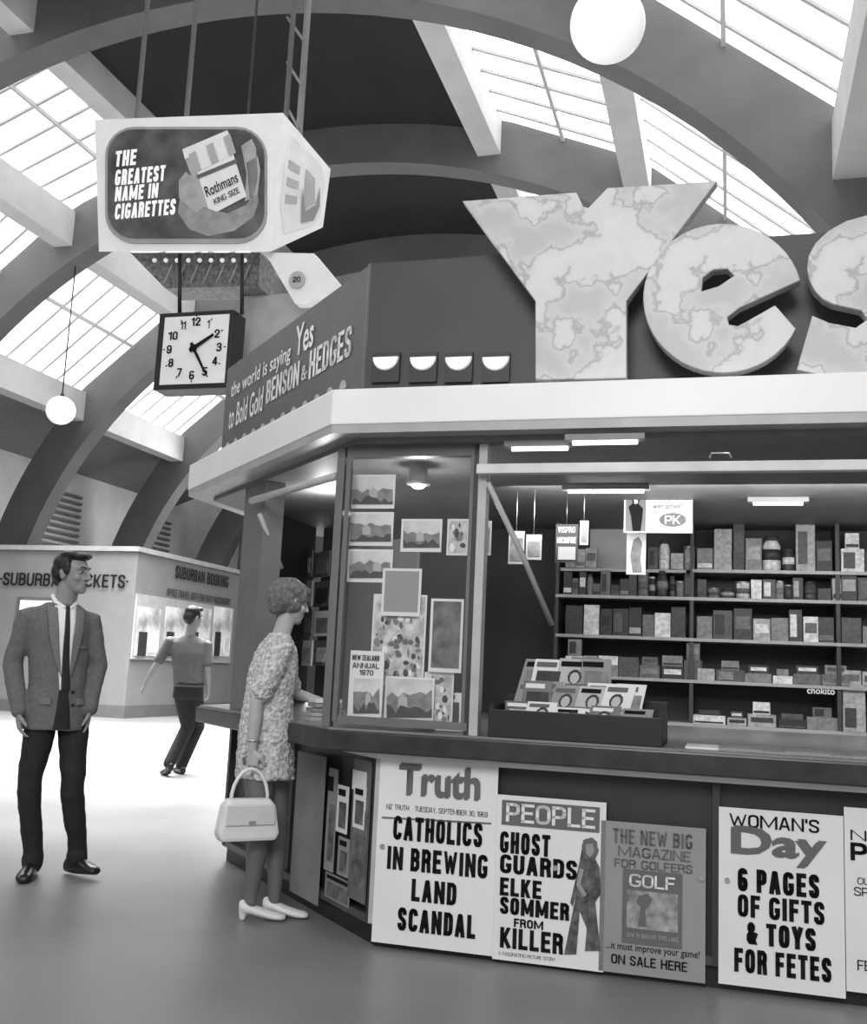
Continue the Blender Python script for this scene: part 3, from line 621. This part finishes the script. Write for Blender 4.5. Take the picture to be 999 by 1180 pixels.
for s,x0,y0,x1,y1 in (('THE',133,173,157,191),('GREATEST',133,193,190,211),('NAME IN',133,213,182,230),('CIGARETTES',133,232,202,250)): ptext(HL,sw-.015,s,x0,y0,x1,y1,mat('lit lettering',.9,.5,.02,emit=.3),scr,.03)
pht=mat('printed hand tone',.3,.6,.25,9)
ppoly('printed_hand',HL,sw-.013,[(208,222),(212,205),(222,214),(240,240),(262,246),(284,236),(296,215),(298,232),(292,250),(270,266),(240,272),(218,264),(205,245)],.002,pht,scr)
for pts in ([(206,228),(206,208),(214,198),(222,204),(238,236),(226,246)],[(278,168),(290,160),(295,170),(297,205),(292,228),(282,232),(284,200)],[(284,188),(297,180),(300,196),(297,222),(288,232)]): ppoly('printed_finger',HL,sw-.016,pts,.002,mat('printed finger tone',.38,.6,.2,9),scr)
ppoly('printed_pack',HL,sw-.018,[(212,180),(262,156),(284,226),(250,244),(234,238)],.002,white,scr)
ppoly('printed_pack_side',HL,sw-.019,[(212,180),(220,176),(240,240),(234,238)],.002,light,scr)
for i in range(5):
    x=217+i*10;y=176-i*5
    ppoly('printed_cigarette',HL,sw-.022,[(x,y+2),(x+8,y-2),(x+15,y+20),(x+7,y+24)],.002,white if i%2 else light,scr)
ppoly('printed_pack_lid',HL,sw-.020,[(210,172),(262,150),(266,160),(213,183)],.002,white,scr)
ppoly('printed_pack_band',HL,sw-.024,[(226,202),(272,183),(274,187),(228,206)],.001,inkgrey,scr)
ptext(HL,sw-.026,'Rothmans',236,206,274,219,ink,scr,.01,ang=.38); ptext(HL,sw-.026,'KING SIZE',246,222,276,229,ink,scr,.01,ang=.38)
def quadpt(a,b): return (fl[1].lerp(fl[2],b)).lerp(bk[1].lerp(bk[2],b),a)
nrm=((bk[1]-fl[1]).cross(fl[2]-fl[1])).normalized()
if nrm.dot(D)<0:nrm=-nrm
def sidepoly(name,pts,off,mt,par):
    bm=bmesh.new(); lo=[quadpt(a,b)+nrm*off for a,b in pts]; bprism(bm,lo,[p+nrm*.003 for p in lo]); return bm_done(name,bm,mt,par)
ss=sidepoly('side_screen',[(.2,.1),(.8,.1),(.9,.3),(.9,.7),(.8,.9),(.2,.9),(.1,.7),(.1,.3)],.004,mat('side screen',.6,.5,.12,3,emit=.25),sg)
sidepoly('printed_pack',[(.5,.28),(.68,.32),(.74,.62),(.52,.7)],.01,light,ss); sidepoly('printed_hand',[(.45,.5),(.56,.72),(.76,.64),(.8,.4),(.84,.66),(.74,.84),(.5,.84)],.014,gpaper,ss)
for i in range(3): sidepoly('side_lettering',[(.16,.3+.14*i),(.38,.3+.14*i),(.38,.37+.14*i),(.16,.37+.14*i)],.01,light,ss)
for x0,y0 in ((158,133),(215,133),(330,128)):
    P=SW(x0,y0,HL,ST+.25); rod('rod',P-Z*.1,V((P.x,P.y,10.9)),.022,mid,sg)
P=SW(345,150,HL,ST+.7); rod('rod',P-Z*.5,V((P.x,P.y,10.9)),.03,grey,sg)
P2=SW(286,132,HL,ST+.5); rod('rod',P2-Z*.3,V((P2.x,P2.y,10.9)),.012,dark,sg)
for t in (0,2,4): 
    Pa=SW(331,20+t*26,HL,ST+.25); rod('brace',Pa,V((P.x,P.y,Pa.z+.05)),.012,grey,sg)
lf=ppoly('light_frame',HL,ST+.3,[(150,291),(300,291),(298,330),(190,332)],.3,mat('lattice metal',.15,.4,.6,30),sg)
for i in range(9):
    P=SW(178+i*13,300,HL,ST+.28); bm=bmesh.new(); ell(bm,P,(D,A,Z),(.02,.02,.02),2); bm_done('bulb',bm,opal,lf,True)
for i in range(7):
    P=SW(190+i*15,318,HL,ST+.28); rod('lattice_bar',P-Z*.06,P+Z*.1+D*.06,.006,light,lf)
up_=ppoly('underside_panel',HL,ST+.1,[(305,291),(362,292),(392,328),(352,350),(340,350)],.1,white,sg)
P=SW(342,322,HL,ST+.08); u,z=(P).dot(D),P.z; disc('roundel',HL,u,z,ST+.08,.07,.01,light,up_); text(HL,ST+.075,'20',u-.035,u+.035,z-.022,z+.022,ink,up_,.02)
prect('lower_panel',HL,ST+.5,277,338,392,420,.05,mat('lower panel grey',.4,.6),sg)
ck=empty('station_clock',SW(222,448,HL,ST),'square station clock with white dial in a dark case','clock')
prect('case',HL,ST,180,359,266,448,.22,black,ck,.01)
dl=prect('dial',HL,ST-.01,187,364,261,442,.02,white,ck)
cu_,cz=S(223,401,HL,ST-.02)
hw=abs(S(261,401,HL,ST-.02)[0]-cu_)
for i in range(1,13):
    a=math.radians(90-30*i); m_=max(abs(math.cos(a)),abs(math.sin(a))); rr_=hw*.76*(1+.12*(1/m_-1))
    x=cu_+rr_*math.cos(a);z=cz+rr_*math.sin(a); k=hw*.12; wk_={1:.3,11:.7}.get(i,.65 if i<10 else 1.15)
    text(HL,ST-.015,str(i),x-k*wk_,x+k*wk_,z-k,z+k,ink,dl,.02,name='numeral',k=.2)
for i in range(60):
    a=math.radians(6*i); r0_,r1_=hw*.9,hw*.96; c_,s_=math.cos(a),math.sin(a)
    if i%5==0: facade('minute_mark',HL,[(cu_+c_*r0_-s_*.004,cz+s_*r0_+c_*.004),(cu_+c_*r0_+s_*.004,cz+s_*r0_-c_*.004),(cu_+c_*r1_+s_*.004,cz+s_*r1_-c_*.004),(cu_+c_*r1_-s_*.004,cz+s_*r1_+c_*.004)],ST-.014,ST-.011,ink,dl)
def hand(angdeg,ln,wd):
    a=math.radians(90-angdeg);dx,dz=math.cos(a),math.sin(a)
    facade('clock_hand',HL,[(cu_-dz*wd-dx*ln*.2,cz+dx*wd-dz*ln*.2),(cu_+dz*wd-dx*ln*.2,cz-dx*wd-dz*ln*.2),(cu_+dz*wd*.6+dx*ln,cz-dx*wd*.6+dz*ln),(cu_-dz*wd*.6+dx*ln,cz+dx*wd*.6+dz*ln)],ST-.025,ST-.02,ink,ck)
hand(58,hw*.68,hw*.06); hand(150,hw*.85,hw*.045)
disc('clock_hub',HL,cu_,cz,ST-.03,hw*.1,.01,ink,ck)
for x in (207,279):
    a_=SW(x,292,HL,ST+.1);b_=SW(x,362,HL,ST+.1); rod('hanger',b_,a_,.016,black,ck)
# globes
r70=ray(70,473); d70=(T1+L+.25)/r70.dot(A)
for (x,y,r,dist,lab) in ((700,28,43,6.2,'large white opal globe pendant lamp'),(70,473,16.5,d70,'small white opal globe hanging on a thin rod')):
    P=O+ray(x,y)*dist; e=empty('globe_lamp',P,lab,'lamp'); rad=r/F*dist
    bm=bmesh.new(); ell(bm,P,(R0,V((0,1,0)),Z),(rad,rad,rad),4); bm_done('globe',bm,opal,e,True)
    dx=P.dot(D)-SC
    if dist<10: za_,zb_=zr(6),zr(9); zt=za_+(zb_-za_)*(abs(dx)-6)/3+.03
    else: zt=1.1+9.9*math.sqrt(1-(dx/10.6)**2)+.02
    rod('rod',P+Z*rad*.95,V((P.x,P.y,zt)),.008 if dist<10 else .015,dark,e); rod('collar',P+Z*rad*.95,P+Z*(rad+.06),.04,dark,e)
# ================================================================ PEOPLE
def rotax(v,ax,a): return Matrix.Rotation(a,3,ax)@v
def hand3(bm,wr,dr,pn,ts,curl=.35,scale=1.,spread=.05):
    dr=dr.normalized(); ts=(ts-dr*ts.dot(dr)).normalized(); pn=(pn-dr*pn.dot(dr)-ts*pn.dot(ts)).normalized(); s=scale
    skinrings(bm,[ring(bm,wr+dr*a*s,ts*b*s,pn*c*s,14) for a,b,c in ((-.01,.022,.018),(.02,.03,.017),(.05,.038,.015),(.08,.039,.012),(.09,.034,.008))])
    cax=dr.cross(pn)
    for i,(off,ln) in enumerate(((.029,.068),(.0095,.076),(-.0105,.07),(-.029,.055))):
        p=wr+dr*.078*s+ts*off*s; d=(dr+ts*off*spread*12).normalized(); pts=[(p-dr*.01,.0095*s)]
        for j,f in enumerate((.45,.3,.25)):
            d=rotax(d,cax,curl*(1+.15*i)); p=p+d*ln*f*s; pts.append((p,(.009-.0009*j)*s))
        limb(bm,pts,8)
    d=(dr*.55+ts*.8+pn*.25).normalized(); p=wr+dr*.022*s+ts*.02*s
    pts=[(p,.014*s),(p+d*.035*s,.012*s)]; p=p+d*.035*s; d=(dr*.9+ts*.25+pn*.45).normalized(); pts+=[(p+d*.028*s,.0105*s),(p+d*.048*s,.009*s)]; limb(bm,pts,10)
def head(bm,c,f,upv,s=1.):
    f=f.normalized(); r=f.cross(upv).normalized(); u=r.cross(f).normalized(); ax=(r,f,u)
    P=lambda x,y,z:c+(r*x+f*y+u*z)*s
    E=lambda p,rd:ell(bm,P(*p),ax,[k*s for k in rd])
    E((0,-.012,.035),(.073,.092,.085)); E((0,.022,-.03),(.058,.064,.07)); E((0,.045,-.07),(.04,.042,.034)); E((0,.07,-.088),(.018,.018,.016))
    limb(bm,[(P(0,.086,.022),.008*s),(P(0,.102,-.004),.010*s),(P(0,.108,-.02),.012*s)],8)
    E((-.012,.096,-.022),(.008,.011,.007));E((.012,.096,-.022),(.008,.011,.007))
    limb(bm,[(P(-.045,.066,.034),.01*s),(P(-.02,.079,.036),.011*s),(P(.02,.079,.036),.011*s),(P(.045,.066,.034),.01*s)],8)
    E((-.04,.056,-.018),(.022,.022,.02));E((.04,.056,-.018),(.022,.022,.02))
    E((0,.084,-.046),(.02,.012,.006));E((0,.082,-.056),(.017,.012,.007))
    for k in (-1,1): E((k*.074,-.008,-.004),(.009,.02,.031)); E((k*.08,-.014,.006),(.007,.014,.02))
    return P,ax
def headparts(P,ax,s,par,hairm):
    for k in (-1,1):
        bm=bmesh.new(); ell(bm,P(k*.030,.0715,.013),ax,(.0125*s,.010*s,.0055*s)); ey=bm_done('eye',bm,light,par,True)
        bm=bmesh.new(); ell(bm,P(k*.030,.0785,.013),ax,(.0065*s,.0040*s,.0056*s)); bm_done('pupil',bm,black,ey,True)
        bm=bmesh.new(); limb(bm,[(P(k*.046,.071,.036),.003*s),(P(k*.032,.086,.040),.0042*s),(P(k*.015,.09,.036),.0038*s)],6); bm_done('eyebrow',bm,hairm,par,True)
    bm=bmesh.new(); ell(bm,P(0,.092,-.051),ax,(.019*s,.005*s,.006*s)); bm_done('lips',bm,mat('lips',.13,.5),par,True)
def shoe(bm,ank,dr,ln=.28,s=1.,heel=0,toe_up=0):
    dr=dr.normalized(); sd=dr.cross(Z).normalized(); base=V((ank.x,ank.y,ank.z-.09*s))
    rs=[]
    for f,w_,h in ((-.09,.02,.035),(-.075,.033,.045),(-.02,.036,.052),(.06,.038,.045),(.12,.046,.034),(.165,.042,.026),(.19,.025,.018)):
        lift=toe_up*max(0,f)*1.0+heel*max(0,(.06-f))*.9
        rs.append(ring(bm,base+dr*f*ln/.28+Z*(h*.92+lift),sd*w_*s,Z*h*.92,14))
    skinrings(bm,rs)
    limb(bm,[(base+Z*.05,.036*s),(base+Z*(.09),.036*s)],12)
hairm=mat('dark hair',.012,.4,.5,60,bump=.4); hairw=mat('light brown hair',.14,.5,.45,60,bump=.8)
# --- suited man
B=G(66,1012); B.z=0
mp=lambda x,y,z:V((B.x+x,B.y+y,z))
man=empty('person',B,'person in grey blazer, white shirt, dark tie and trousers, standing','person')
f=V((.6,-.8,0)).normalized(); sd=V((-f.y,f.x,0)); hf=V((.95,-.3,-.02)).normalized()
hc=mp(-.07,-.02,1.65)
bm=bmesh.new(); hp,hax=head(bm,hc,hf,Z,1.04)
limb(bm,[(mp(-.115,.0,1.42),.065),(mp(-.108,-.0,1.5),.062),(mp(-.085,-.01,1.59),.06)])
stack(bm,[(mp(-.08,0,.85),.13,.1),(mp(-.09,0,1.05),.12,.085),(mp(-.12,0,1.3),.14,.08),(mp(-.12,0,1.4),.14,.065),(mp(-.115,0,1.45),.07,.05)],sd,f)
sR,eR,wR=mp(-.275,-.10,1.405),mp(-.33,-.08,1.13),mp(-.25,-.14,.88); sL,eL,wL=mp(.02,.10,1.405),mp(.07,.13,1.14),mp(.075,.04,.90)
limb(bm,[(sR,.045),(eR,.036),(wR,.026)]); limb(bm,[(sL,.045),(eL,.036),(wL,.026)])
hand3(bm,wR,V((.2,-.12,-1)),V((.7,.3,0)),V((.4,-.8,0)),.3); hand3(bm,wL,V((-.02,-.05,-1)),V((-.7,-.3,0)),V((.3,-.8,0)),.3)
lg=((mp(-.15,-.05,.88),mp(-.18,-.06,.5),mp(-.145,.0,.09),V((.12,-1,0))),(mp(-.015,.05,.88),mp(.035,-.0,.5),mp(.07,.08,.10),V((.8,-.6,0))))
for h_,k_,a_,d_ in lg: limb(bm,[(h_,.07),(k_,.045),(a_,.033)])
remesh('body',bm,.006,skin,man)
headparts(hp,hax,1.04,man,hairm)
bm=bmesh.new()
for c_,r_ in (((0,-.03,.058),(.08,.088,.07)),((0,-.065,.01),(.075,.055,.072)),((.01,.05,.096),(.058,.042,.024)),((-.035,.02,.104),(.045,.06,.024)),((.035,.0,.104),(.045,.06,.024)),((-.072,.0,.035),(.013,.034,.05)),((.072,.0,.035),(.013,.034,.05)),((0,-.085,-.03),(.05,.03,.04))): ell(bm,hp(*c_),hax,[k*1.04 for k in r_])
remesh('hair',bm,.006,hairm,man,3)
tr=mat('dark trousers',.015,.8,.2,20)
bm=bmesh.new(); stack(bm,[(mp(-.085,0,.80),.15,.115),(mp(-.085,0,.9),.148,.112),(mp(-.09,0,1.02),.14,.1)],sd,f)
for h_,k_,a_,d_ in lg: limb(bm,[(h_+Z*-.02,.085),(h_.lerp(k_,.5),.078),(k_+Z*.04,.066),(k_-Z*.05,.064),(k_.lerp(a_,.5),.058),(a_+Z*.05,.052),(a_+Z*.01,.058),(a_-Z*.02,.056)],16)
tro=remesh('trousers',bm,.008,tr,man)
JR=[(.79,-.095,.178,.135),(.90,-.095,.17,.13),(1.02,-.1,.156,.120),(1.12,-.108,.157,.118),(1.25,-.118,.168,.122),(1.34,-.12,.178,.118),(1.40,-.12,.182,.104),(1.445,-.118,.155,.088),(1.485,-.115,.09,.07)]
blz=mat('grey blazer',.13,.9,.14,60,bump=.15)
bm=bmesh.new(); stack(bm,[(mp(x,0,z),a,b) for z,x,a,b in JR],sd,f,36)
for s_,e_,w_ in ((sR,eR,wR),(sL,eL,wL)): limb(bm,[(s_.lerp(mp(-.12,0,1.44),.4),.05),(s_,.058),(s_.lerp(e_,.5),.057),(e_+Z*.03,.053),(e_,.054),(e_.lerp(w_,.5),.048),(w_+Z*.01,.043)],16)
bz=remesh('blazer',bm,.008,blz,man,3)
txf=bpy.data.textures.new('folds','CLOUDS'); txf.noise_scale=.11
for o in (bz,tro):
    mo=o.modifiers.new('folds','DISPLACE'); mo.texture=txf; mo.strength=.016; mo.mid_level=.5
def jr(z):
    for (z0,x0,a0,b0),(z1,x1,a1,b1) in zip(JR,JR[1:]):
        if z<=z1:
            k=max(0,(z-z0)/(z1-z0)); return x0+(x1-x0)*k,a0+(a1-a0)*k,b0+(b1-b0)*k
    return JR[-1][1:]
def jp(z,h,off):
    x,a,b=jr(z); s_=max(-.95,min(.95,h/a)); c_=math.sqrt(1-s_*s_); return mp(x,0,z)+sd*(a*s_+0)+f*(b*c_+off)
def patch(name,left,right,off,mt,par,th=.006):
    bm=bmesh.new(); n=len(left); g=[];m_=6
    for (z0,h0),(z1,h1) in zip(left,right):
        g.append([(bm.verts.new(jp(z0+(z1-z0)*i/m_,h0+(h1-h0)*i/m_,off)),bm.verts.new(jp(z0+(z1-z0)*i/m_,h0+(h1-h0)*i/m_,off-th-.014))) for i in range(m_+1)])
    for r0,r1 in zip(g,g[1:]):
        for i in range(m_):
            bm.faces.new((r0[i][0],r0[i+1][0],r1[i+1][0],r1[i][0])); bm.faces.new((r0[i][1],r1[i][1],r1[i+1][1],r0[i+1][1]))
        bm.faces.new((r0[0][0],r1[0][0],r1[0][1],r0[0][1]));bm.faces.new((r0[m_][0],r0[m_][1],r1[m_][1],r1[m_][0]))
    return bm_done(name,bm,mt,par,True)
zz=[.80+i*(1.47-.80)/16 for i in range(17)]
wd=lambda z:.016+(max(0,z-1.0)/.46)*.038+max(0,1.0-z)*.12
sh_=patch('shirt',[(z,-wd(z)-.01) for z in zz if z>.98],[(z,wd(z)) for z in zz if z>.98],.010,white,man)
patch('trouser_front',[(z,-wd(z)-.012) for z in zz if z<1.03],[(z,wd(z)) for z in zz if z<1.03],.009,tr,tro)
patch('tie',[(z,-.010-.012*(1.46-z)/.4) for z in zz if z>1.0],[(z,.010+.012*(1.46-z)/.4) for z in zz if z>1.0],.018,black,sh_)
lap=mat('blazer lapel',.16,.9,.12,60)
lz=[1.08+i*.038 for i in range(11)]
for k in (-1,1):
    o1=[(z,k*(wd(z)+.002)) for z in lz]; o2=[(z,k*(wd(z)+.002+.05*math.sin(min(1,(z-1.08)/.28)*math.pi/2))) for z in lz]
    patch('lapel',o1,o2,.018,lap,bz)
    bm=bmesh.new(); a0=mp(-.112,0,1.485)+sd*k*.055+f*.045; limb(bm,[(mp(-.11,0,1.525)+sd*k*.06-f*.02,.013),(a0,.014),(mp(-.115,0,1.462)+sd*k*.02+f*.088,.01)],8); bm_done('collar',bm,white,sh_,True)
patch('breast_pocket',[(1.24,.085),(1.255,.085)],[(1.24,.13),(1.255,.13)],.012,lap,bz)
for k in (-1,1): patch('pocket_flap',[(.93,k*.07),(.965,k*.07)],[(.93,k*.125),(.965,k*.125)],.012,lap,bz)
for z in (1.0,.93): 
    bm=bmesh.new(); ell(bm,jp(z,.045,.008),(sd,f,Z),(.010,.006,.010),2); bm_done('button',bm,black,bz,True)
shm_=mat('black leather',.012,.3)
for (h_,k_,a_,d_),tu in zip(lg,(0,.12)):
    bm=bmesh.new(); shoe(bm,a_+(Z*.0),d_,toe_up=tu); remesh('shoe',bm,.007,shm_,man,3)
# --- woman
B2=G(303,1058); B2.z=0
wp=lambda x,y,z:V((B2.x+x,B2.y+y,z))
wom=empty('person',B2,'person with short hair in pale lace minidress leaning at the counter','person')
f=V((.876,.482,0)); sd=V((-f.y,f.x,0))
hf=V((.84,.54,-.14)).normalized(); hu=V((.15,0,1)).normalized()
hc=wp(.03,0,1.505)
bm=bmesh.new(); hp,hax=head(bm,hc,hf,hu,.93)
limb(bm,[(wp(-.02,0,1.28),.05),(wp(-.0,0,1.36),.045),(wp(.02,0,1.44),.045)])
stack(bm,[(wp(-.04,0,.72),.14,.1),(wp(-.045,0,.85),.14,.1),(wp(-.045,0,1.02),.11,.085),(wp(-.03,0,1.2),.12,.09),(wp(-.02,0,1.29),.12,.06),(wp(-.015,0,1.33),.06,.045)],sd,f)
sR,eR,wR=wp(.03,-.13,1.29),wp(-.075,-.165,1.03),wp(-.08,-.17,.80)
sL,eL,wL=wp(-.07,.13,1.29),wp(.06,.16,1.06),wp(.21,.15,1.02)
limb(bm,[(sR,.042),(eR,.034),(eR.lerp(wR,.4),.033),(wR,.022)]); limb(bm,[(sL,.042),(eL,.034),(wL,.022)])
hand3(bm,wR,V((.05,-.02,-1)),V((.6,.7,0)),V((.8,-.4,0)),.75,.9); hand3(bm,wL,V((1,.25,-.25)),V((0,0,-1)),V((0,-1,0)),.3,.9)
lgw=((wp(-.065,-.06,.75),wp(-.035,-.06,.44),wp(-.055,-.05,.11),V((1,.1,0))),(wp(-.01,.06,.75),wp(.03,.05,.44),wp(.045,.03,.11),V((1,-.05,0))))
for h_,k_,a_,d_ in lgw: limb(bm,[(h_,.08),(h_.lerp(k_,.5),.066),(k_,.046),(k_.lerp(a_,.35),.048),(a_,.027),(a_-Z*.03,.027)],16)
remesh('body',bm,.006,skinl,wom)
headparts(hp,hax,.93,wom,hairw)
stk=mat('stockings',.13,.5,.05)
bm=bmesh.new()
for h_,k_,a_,d_ in lgw: limb(bm,[(h_,.084),(h_.lerp(k_,.5),.07),(k_,.05),(k_.lerp(a_,.35),.052),(a_,.031),(a_-Z*.03,.031)],16)
remesh('stockings',bm,.007,stk,wom)
bm=bmesh.new()
for c_,r_ in (((0,-.02,.066),(.08,.092,.068)),((0,-.06,.02),(.082,.068,.078)),((.0,-.085,-.03),(.055,.036,.045)),((-.06,-.01,.0),(.026,.05,.05)),((.06,-.01,.0),(.026,.05,.05)),((0,.055,.082),(.06,.036,.034)),((0,-.06,.09),(.055,.045,.045)),((-.04,-.09,.05),(.036,.036,.045)),((.04,-.09,.04),(.036,.036,.045)),((.055,.035,.045),(.026,.03,.035)),((-.055,.035,.045),(.026,.03,.035))): ell(bm,hp(*[k*.93 for k in c_]),hax,r_)
ho=remesh('hair',bm,.006,hairw,wom,3)
txh=bpy.data.textures.new('curls','CLOUDS'); txh.noise_scale=.03
mo=ho.modifiers.new('curls','DISPLACE'); mo.texture=txh; mo.strength=.016; mo.mid_level=.45
dm=mat('cream lace',.55,.9,.45,55,bump=1.)
bm=bmesh.new(); stack(bm,[(wp(-.035,0,.655),.16,.14),(wp(-.04,0,.75),.155,.135),(wp(-.045,0,.88),.15,.128),(wp(-.045,0,1.03),.135,.113),(wp(-.03,0,1.17),.14,.117),(wp(-.02,0,1.27),.135,.093),(wp(-.015,0,1.325),.09,.06),(wp(-.01,0,1.35),.06,.05)],sd,f,36)
limb(bm,[(sR.lerp(wp(-.02,0,1.3),.3),.05),(sR,.053),(sR.lerp(eR,.55),.056),(sR.lerp(eR,.85),.056)],14); limb(bm,[(sL.lerp(wp(-.02,0,1.3),.3),.05),(sL,.055),(sL.lerp(eL,.85),.056)],14)
d_=remesh('dress',bm,.009,dm,wom)
tx=bpy.data.textures.new('lace','CLOUDS'); tx.noise_scale=.022
mo=d_.modifiers.new('lace','DISPLACE'); mo.texture=tx; mo.strength=.02; mo.mid_level=.4
bm=bmesh.new(); limb(bm,[(wR+Z*.04+V((math.cos(t)*.03,math.sin(t)*.03,0)),.004) for t in [i*.6 for i in range(11)]],6); bm_done('bracelet',bm,chrome,wom,True)
ws=mat('white leather',.7,.35,.05)
for h_,k_,a_,dd_ in lgw:
    bm=bmesh.new(); dd_=dd_.normalized(); s2=dd_.cross(Z).normalized(); b0=V((a_.x,a_.y,0))
    skinrings(bm,[ring(bm,b0+dd_*x+Z*z,s2*w_,Z*h_2,14) for x,z,w_,h_2 in ((-.055,.065,.015,.02),(-.04,.062,.03,.032),(.0,.052,.033,.026),(.06,.034,.036,.022),(.11,.022,.038,.02),(.15,.018,.034,.016),(.168,.016,.02,.01))])
    limb(bm,[(b0-dd_*.035+Z*.05,.022),(b0-dd_*.035+Z*.012,.017)],10)
    remesh('shoe',bm,.006,ws,wom,2)
# handbag
bg=empty('handbag',wp(-.1,-.2,.42),'white leather handbag with arched handle hanging from hand','bag')
hb=Fr(wp(-.07,-.185,0),f,sd*1.0)
bx=[(-.14,.385),(.125,.385),(.14,.42),(.115,.545),(.09,.575),(-.11,.575),(-.135,.545),(-.155,.42)]
facade('bag_body',hb,bx,-.045,.045,ws,bg,.018)
fl_=facade('bag_flap',hb,[(-.125,.46),(.11,.46),(.105,.55),(-.125,.55)],-.055,-.046,mat('bag flap',.6,.35,.05),bg,.004)
box('clasp',hb,(-.02,.01),(-.062,-.054),(.465,.48),chrome,fl_)
tubem('handle',[hb.p(-.095+.18*.5*(1-math.cos(math.pi*i/12)),0,.56+.15*math.sin(math.pi*i/12)) for i in range(13)],.009,ws,bg)
# --- walking man
B3=G(205,893); B3.z=0
np_=lambda x,y,z:V((B3.x+x,B3.y+y,z))
wk=empty('person',B3,'person in short-sleeved grey shirt and dark trousers walking away','person')
f=V((-.45,.89,0)).normalized(); sd=V((-f.y,f.x,0))
hc=np_(.03,.02,1.66)
bm=bmesh.new(); hp,hax=head(bm,hc,V((.6,.78,-.1)).normalized(),Z)
limb(bm,[(np_(0,0,1.42),.06),(np_(.01,.01,1.5),.055),(np_(.025,.02,1.58),.055)])
stack(bm,[(np_(.04,0,.85),.14,.1),(np_(.02,0,1.05),.13,.09),(np_(0,0,1.3),.15,.09),(np_(0,0,1.4),.15,.07),(np_(0,0,1.45),.07,.05)],sd,f)
sL,eL,wL=np_(-.19,-.05,1.40),np_(-.30,-.08,1.14),np_(-.42,-.02,.93)
sR,eR,wR=np_(.18,.1,1.38),np_(.21,.05,1.12),np_(.22,.12,.9)
limb(bm,[(sL,.05),(eL,.038),(eL.lerp(wL,.4),.037),(wL,.026)]); limb(bm,[(sR,.05),(eR,.038),(eR.lerp(wR,.4),.037),(wR,.026)])
hand3(bm,wL,V((-.5,.1,-.9)),V((.5,.3,0)),V((-.3,.8,0)),.45); hand3(bm,wR,V((.05,.1,-1)),V((-.5,.3,0)),V((0,.8,0)),.4)
lg3=((np_(-.03,-.02,.88),np_(.06,.02,.5),np_(-.06,-.18,.13),V((-.5,.8,0))),(np_(.1,.02,.88),np_(.13,.18,.5),np_(.0,.12,.09),V((-.5,.8,0))))
for h_,k_,a_,d_ in lg3: limb(bm,[(h_,.075),(k_,.05),(a_,.035)])
remesh('body',bm,.008,skin,wk); headparts(hp,hax,1.,wk,hairm)
bm=bmesh.new()
for c_,r_ in (((0,-.03,.062),(.08,.086,.07)),((0,-.065,.0),(.076,.055,.08)),((0,.05,.1),(.06,.045,.03)),((-.07,.0,.02),(.014,.03,.045)),((.07,.0,.02),(.014,.03,.045))): ell(bm,hp(*c_),hax,r_)
remesh('hair',bm,.008,hairm,wk,3)
bm=bmesh.new(); stack(bm,[(np_(.04,0,.92),.165,.12),(np_(.02,0,1.08),.16,.12),(np_(.0,0,1.28),.185,.125),(np_(0,0,1.39),.18,.1),(np_(0,0,1.44),.13,.08),(np_(.0,0,1.47),.07,.06)],sd,f)
limb(bm,[(sL.lerp(np_(0,0,1.4),.3),.055),(sL,.062),(sL.lerp(eL,.8),.058)]); limb(bm,[(sR.lerp(np_(0,0,1.4),.3),.055),(sR,.062),(sR.lerp(eR,.8),.058)])
remesh('shirt',bm,.01,mat('grey shirt',.11,.9,.1,20),wk)
bm=bmesh.new(); stack(bm,[(np_(.04,0,.80),.165,.12),(np_(.04,0,.95),.158,.115)],sd,f)
for h_,k_,a_,d_ in lg3: limb(bm,[(h_,.092),(h_.lerp(k_,.5),.088),(k_,.075),(k_.lerp(a_,.5),.068),(a_,.062)],16)
tro=remesh('trousers',bm,.01,tr,wk)
bm=bmesh.new(); stack(bm,[(np_(.04,0,.94),.166,.122),(np_(.04,0,.97),.164,.122)],sd,f); bm_done('belt',bm,black,tro,True)
for (h_,k_,a_,d_),hl in zip(lg3,(.5,0)):
    bm=bmesh.new(); shoe(bm,a_-Z*(.04 if hl else 0),d_,heel=hl); remesh('shoe',bm,.009,shm_,wk,3)
# ================================================================ LIGHT
w=bpy.data.worlds.new('world'); scn.world=w; w.use_nodes=True; bgn=w.node_tree.nodes['Background']
bgn.inputs[0].default_value=(.9,.9,.9,1); bgn.inputs[1].default_value=.7
def area(name,loc,tgt,sx,sy,pw,spread=None):
    l=bpy.data.lights.new(name,'AREA'); l.shape='RECTANGLE'; l.size=sx;l.size_y=sy;l.energy=pw
    if spread: l.spread=math.radians(spread)
    o=bpy.data.objects.new(name,l); o.location=loc; o.rotation_euler=(V(tgt)-V(loc)).to_track_quat('-Z','Y').to_euler(); scn.collection.objects.link(o)
area('rear_floor_fill',HL.p(-8,13.3,9),HL.p(-8,13.2,0),8,8,4000,100)  # added area lamp under the vault, whitens the floor at the back
area('far_wall_fill',HL.p(-12,30,8),HL.p(-14,24,4),6,6,800)  # added area lamp, lifts the far left wall
area('front_fill',(-1.2,-2.8,4.8),(.5,5,.9),2.5,2,350)  # added unseen lamp near the camera, brightens kiosk front and posters
area('kiosk_interior',K.p(1.6,.9,2.15),K.p(1.6,2.6,1.2),2.5,.4,40)  # added lamp under the kiosk ceiling to brighten the shelves
l=bpy.data.lights.new('pendant_glow','POINT'); l.energy=7; l.shadow_soft_size=.04; o=bpy.data.objects.new('pendant_glow',l); o.location=lampb-Z*.07; scn.collection.objects.link(o)
l=bpy.data.lights.new('hatch_fill','POINT'); l.energy=8; l.shadow_soft_size=.04; o=bpy.data.objects.new('hatch_fill',l); o.location=CF.p(-1.3,.2,2.1); scn.collection.objects.link(o)  # added point lamp without a fixture, lights the display behind the hatch
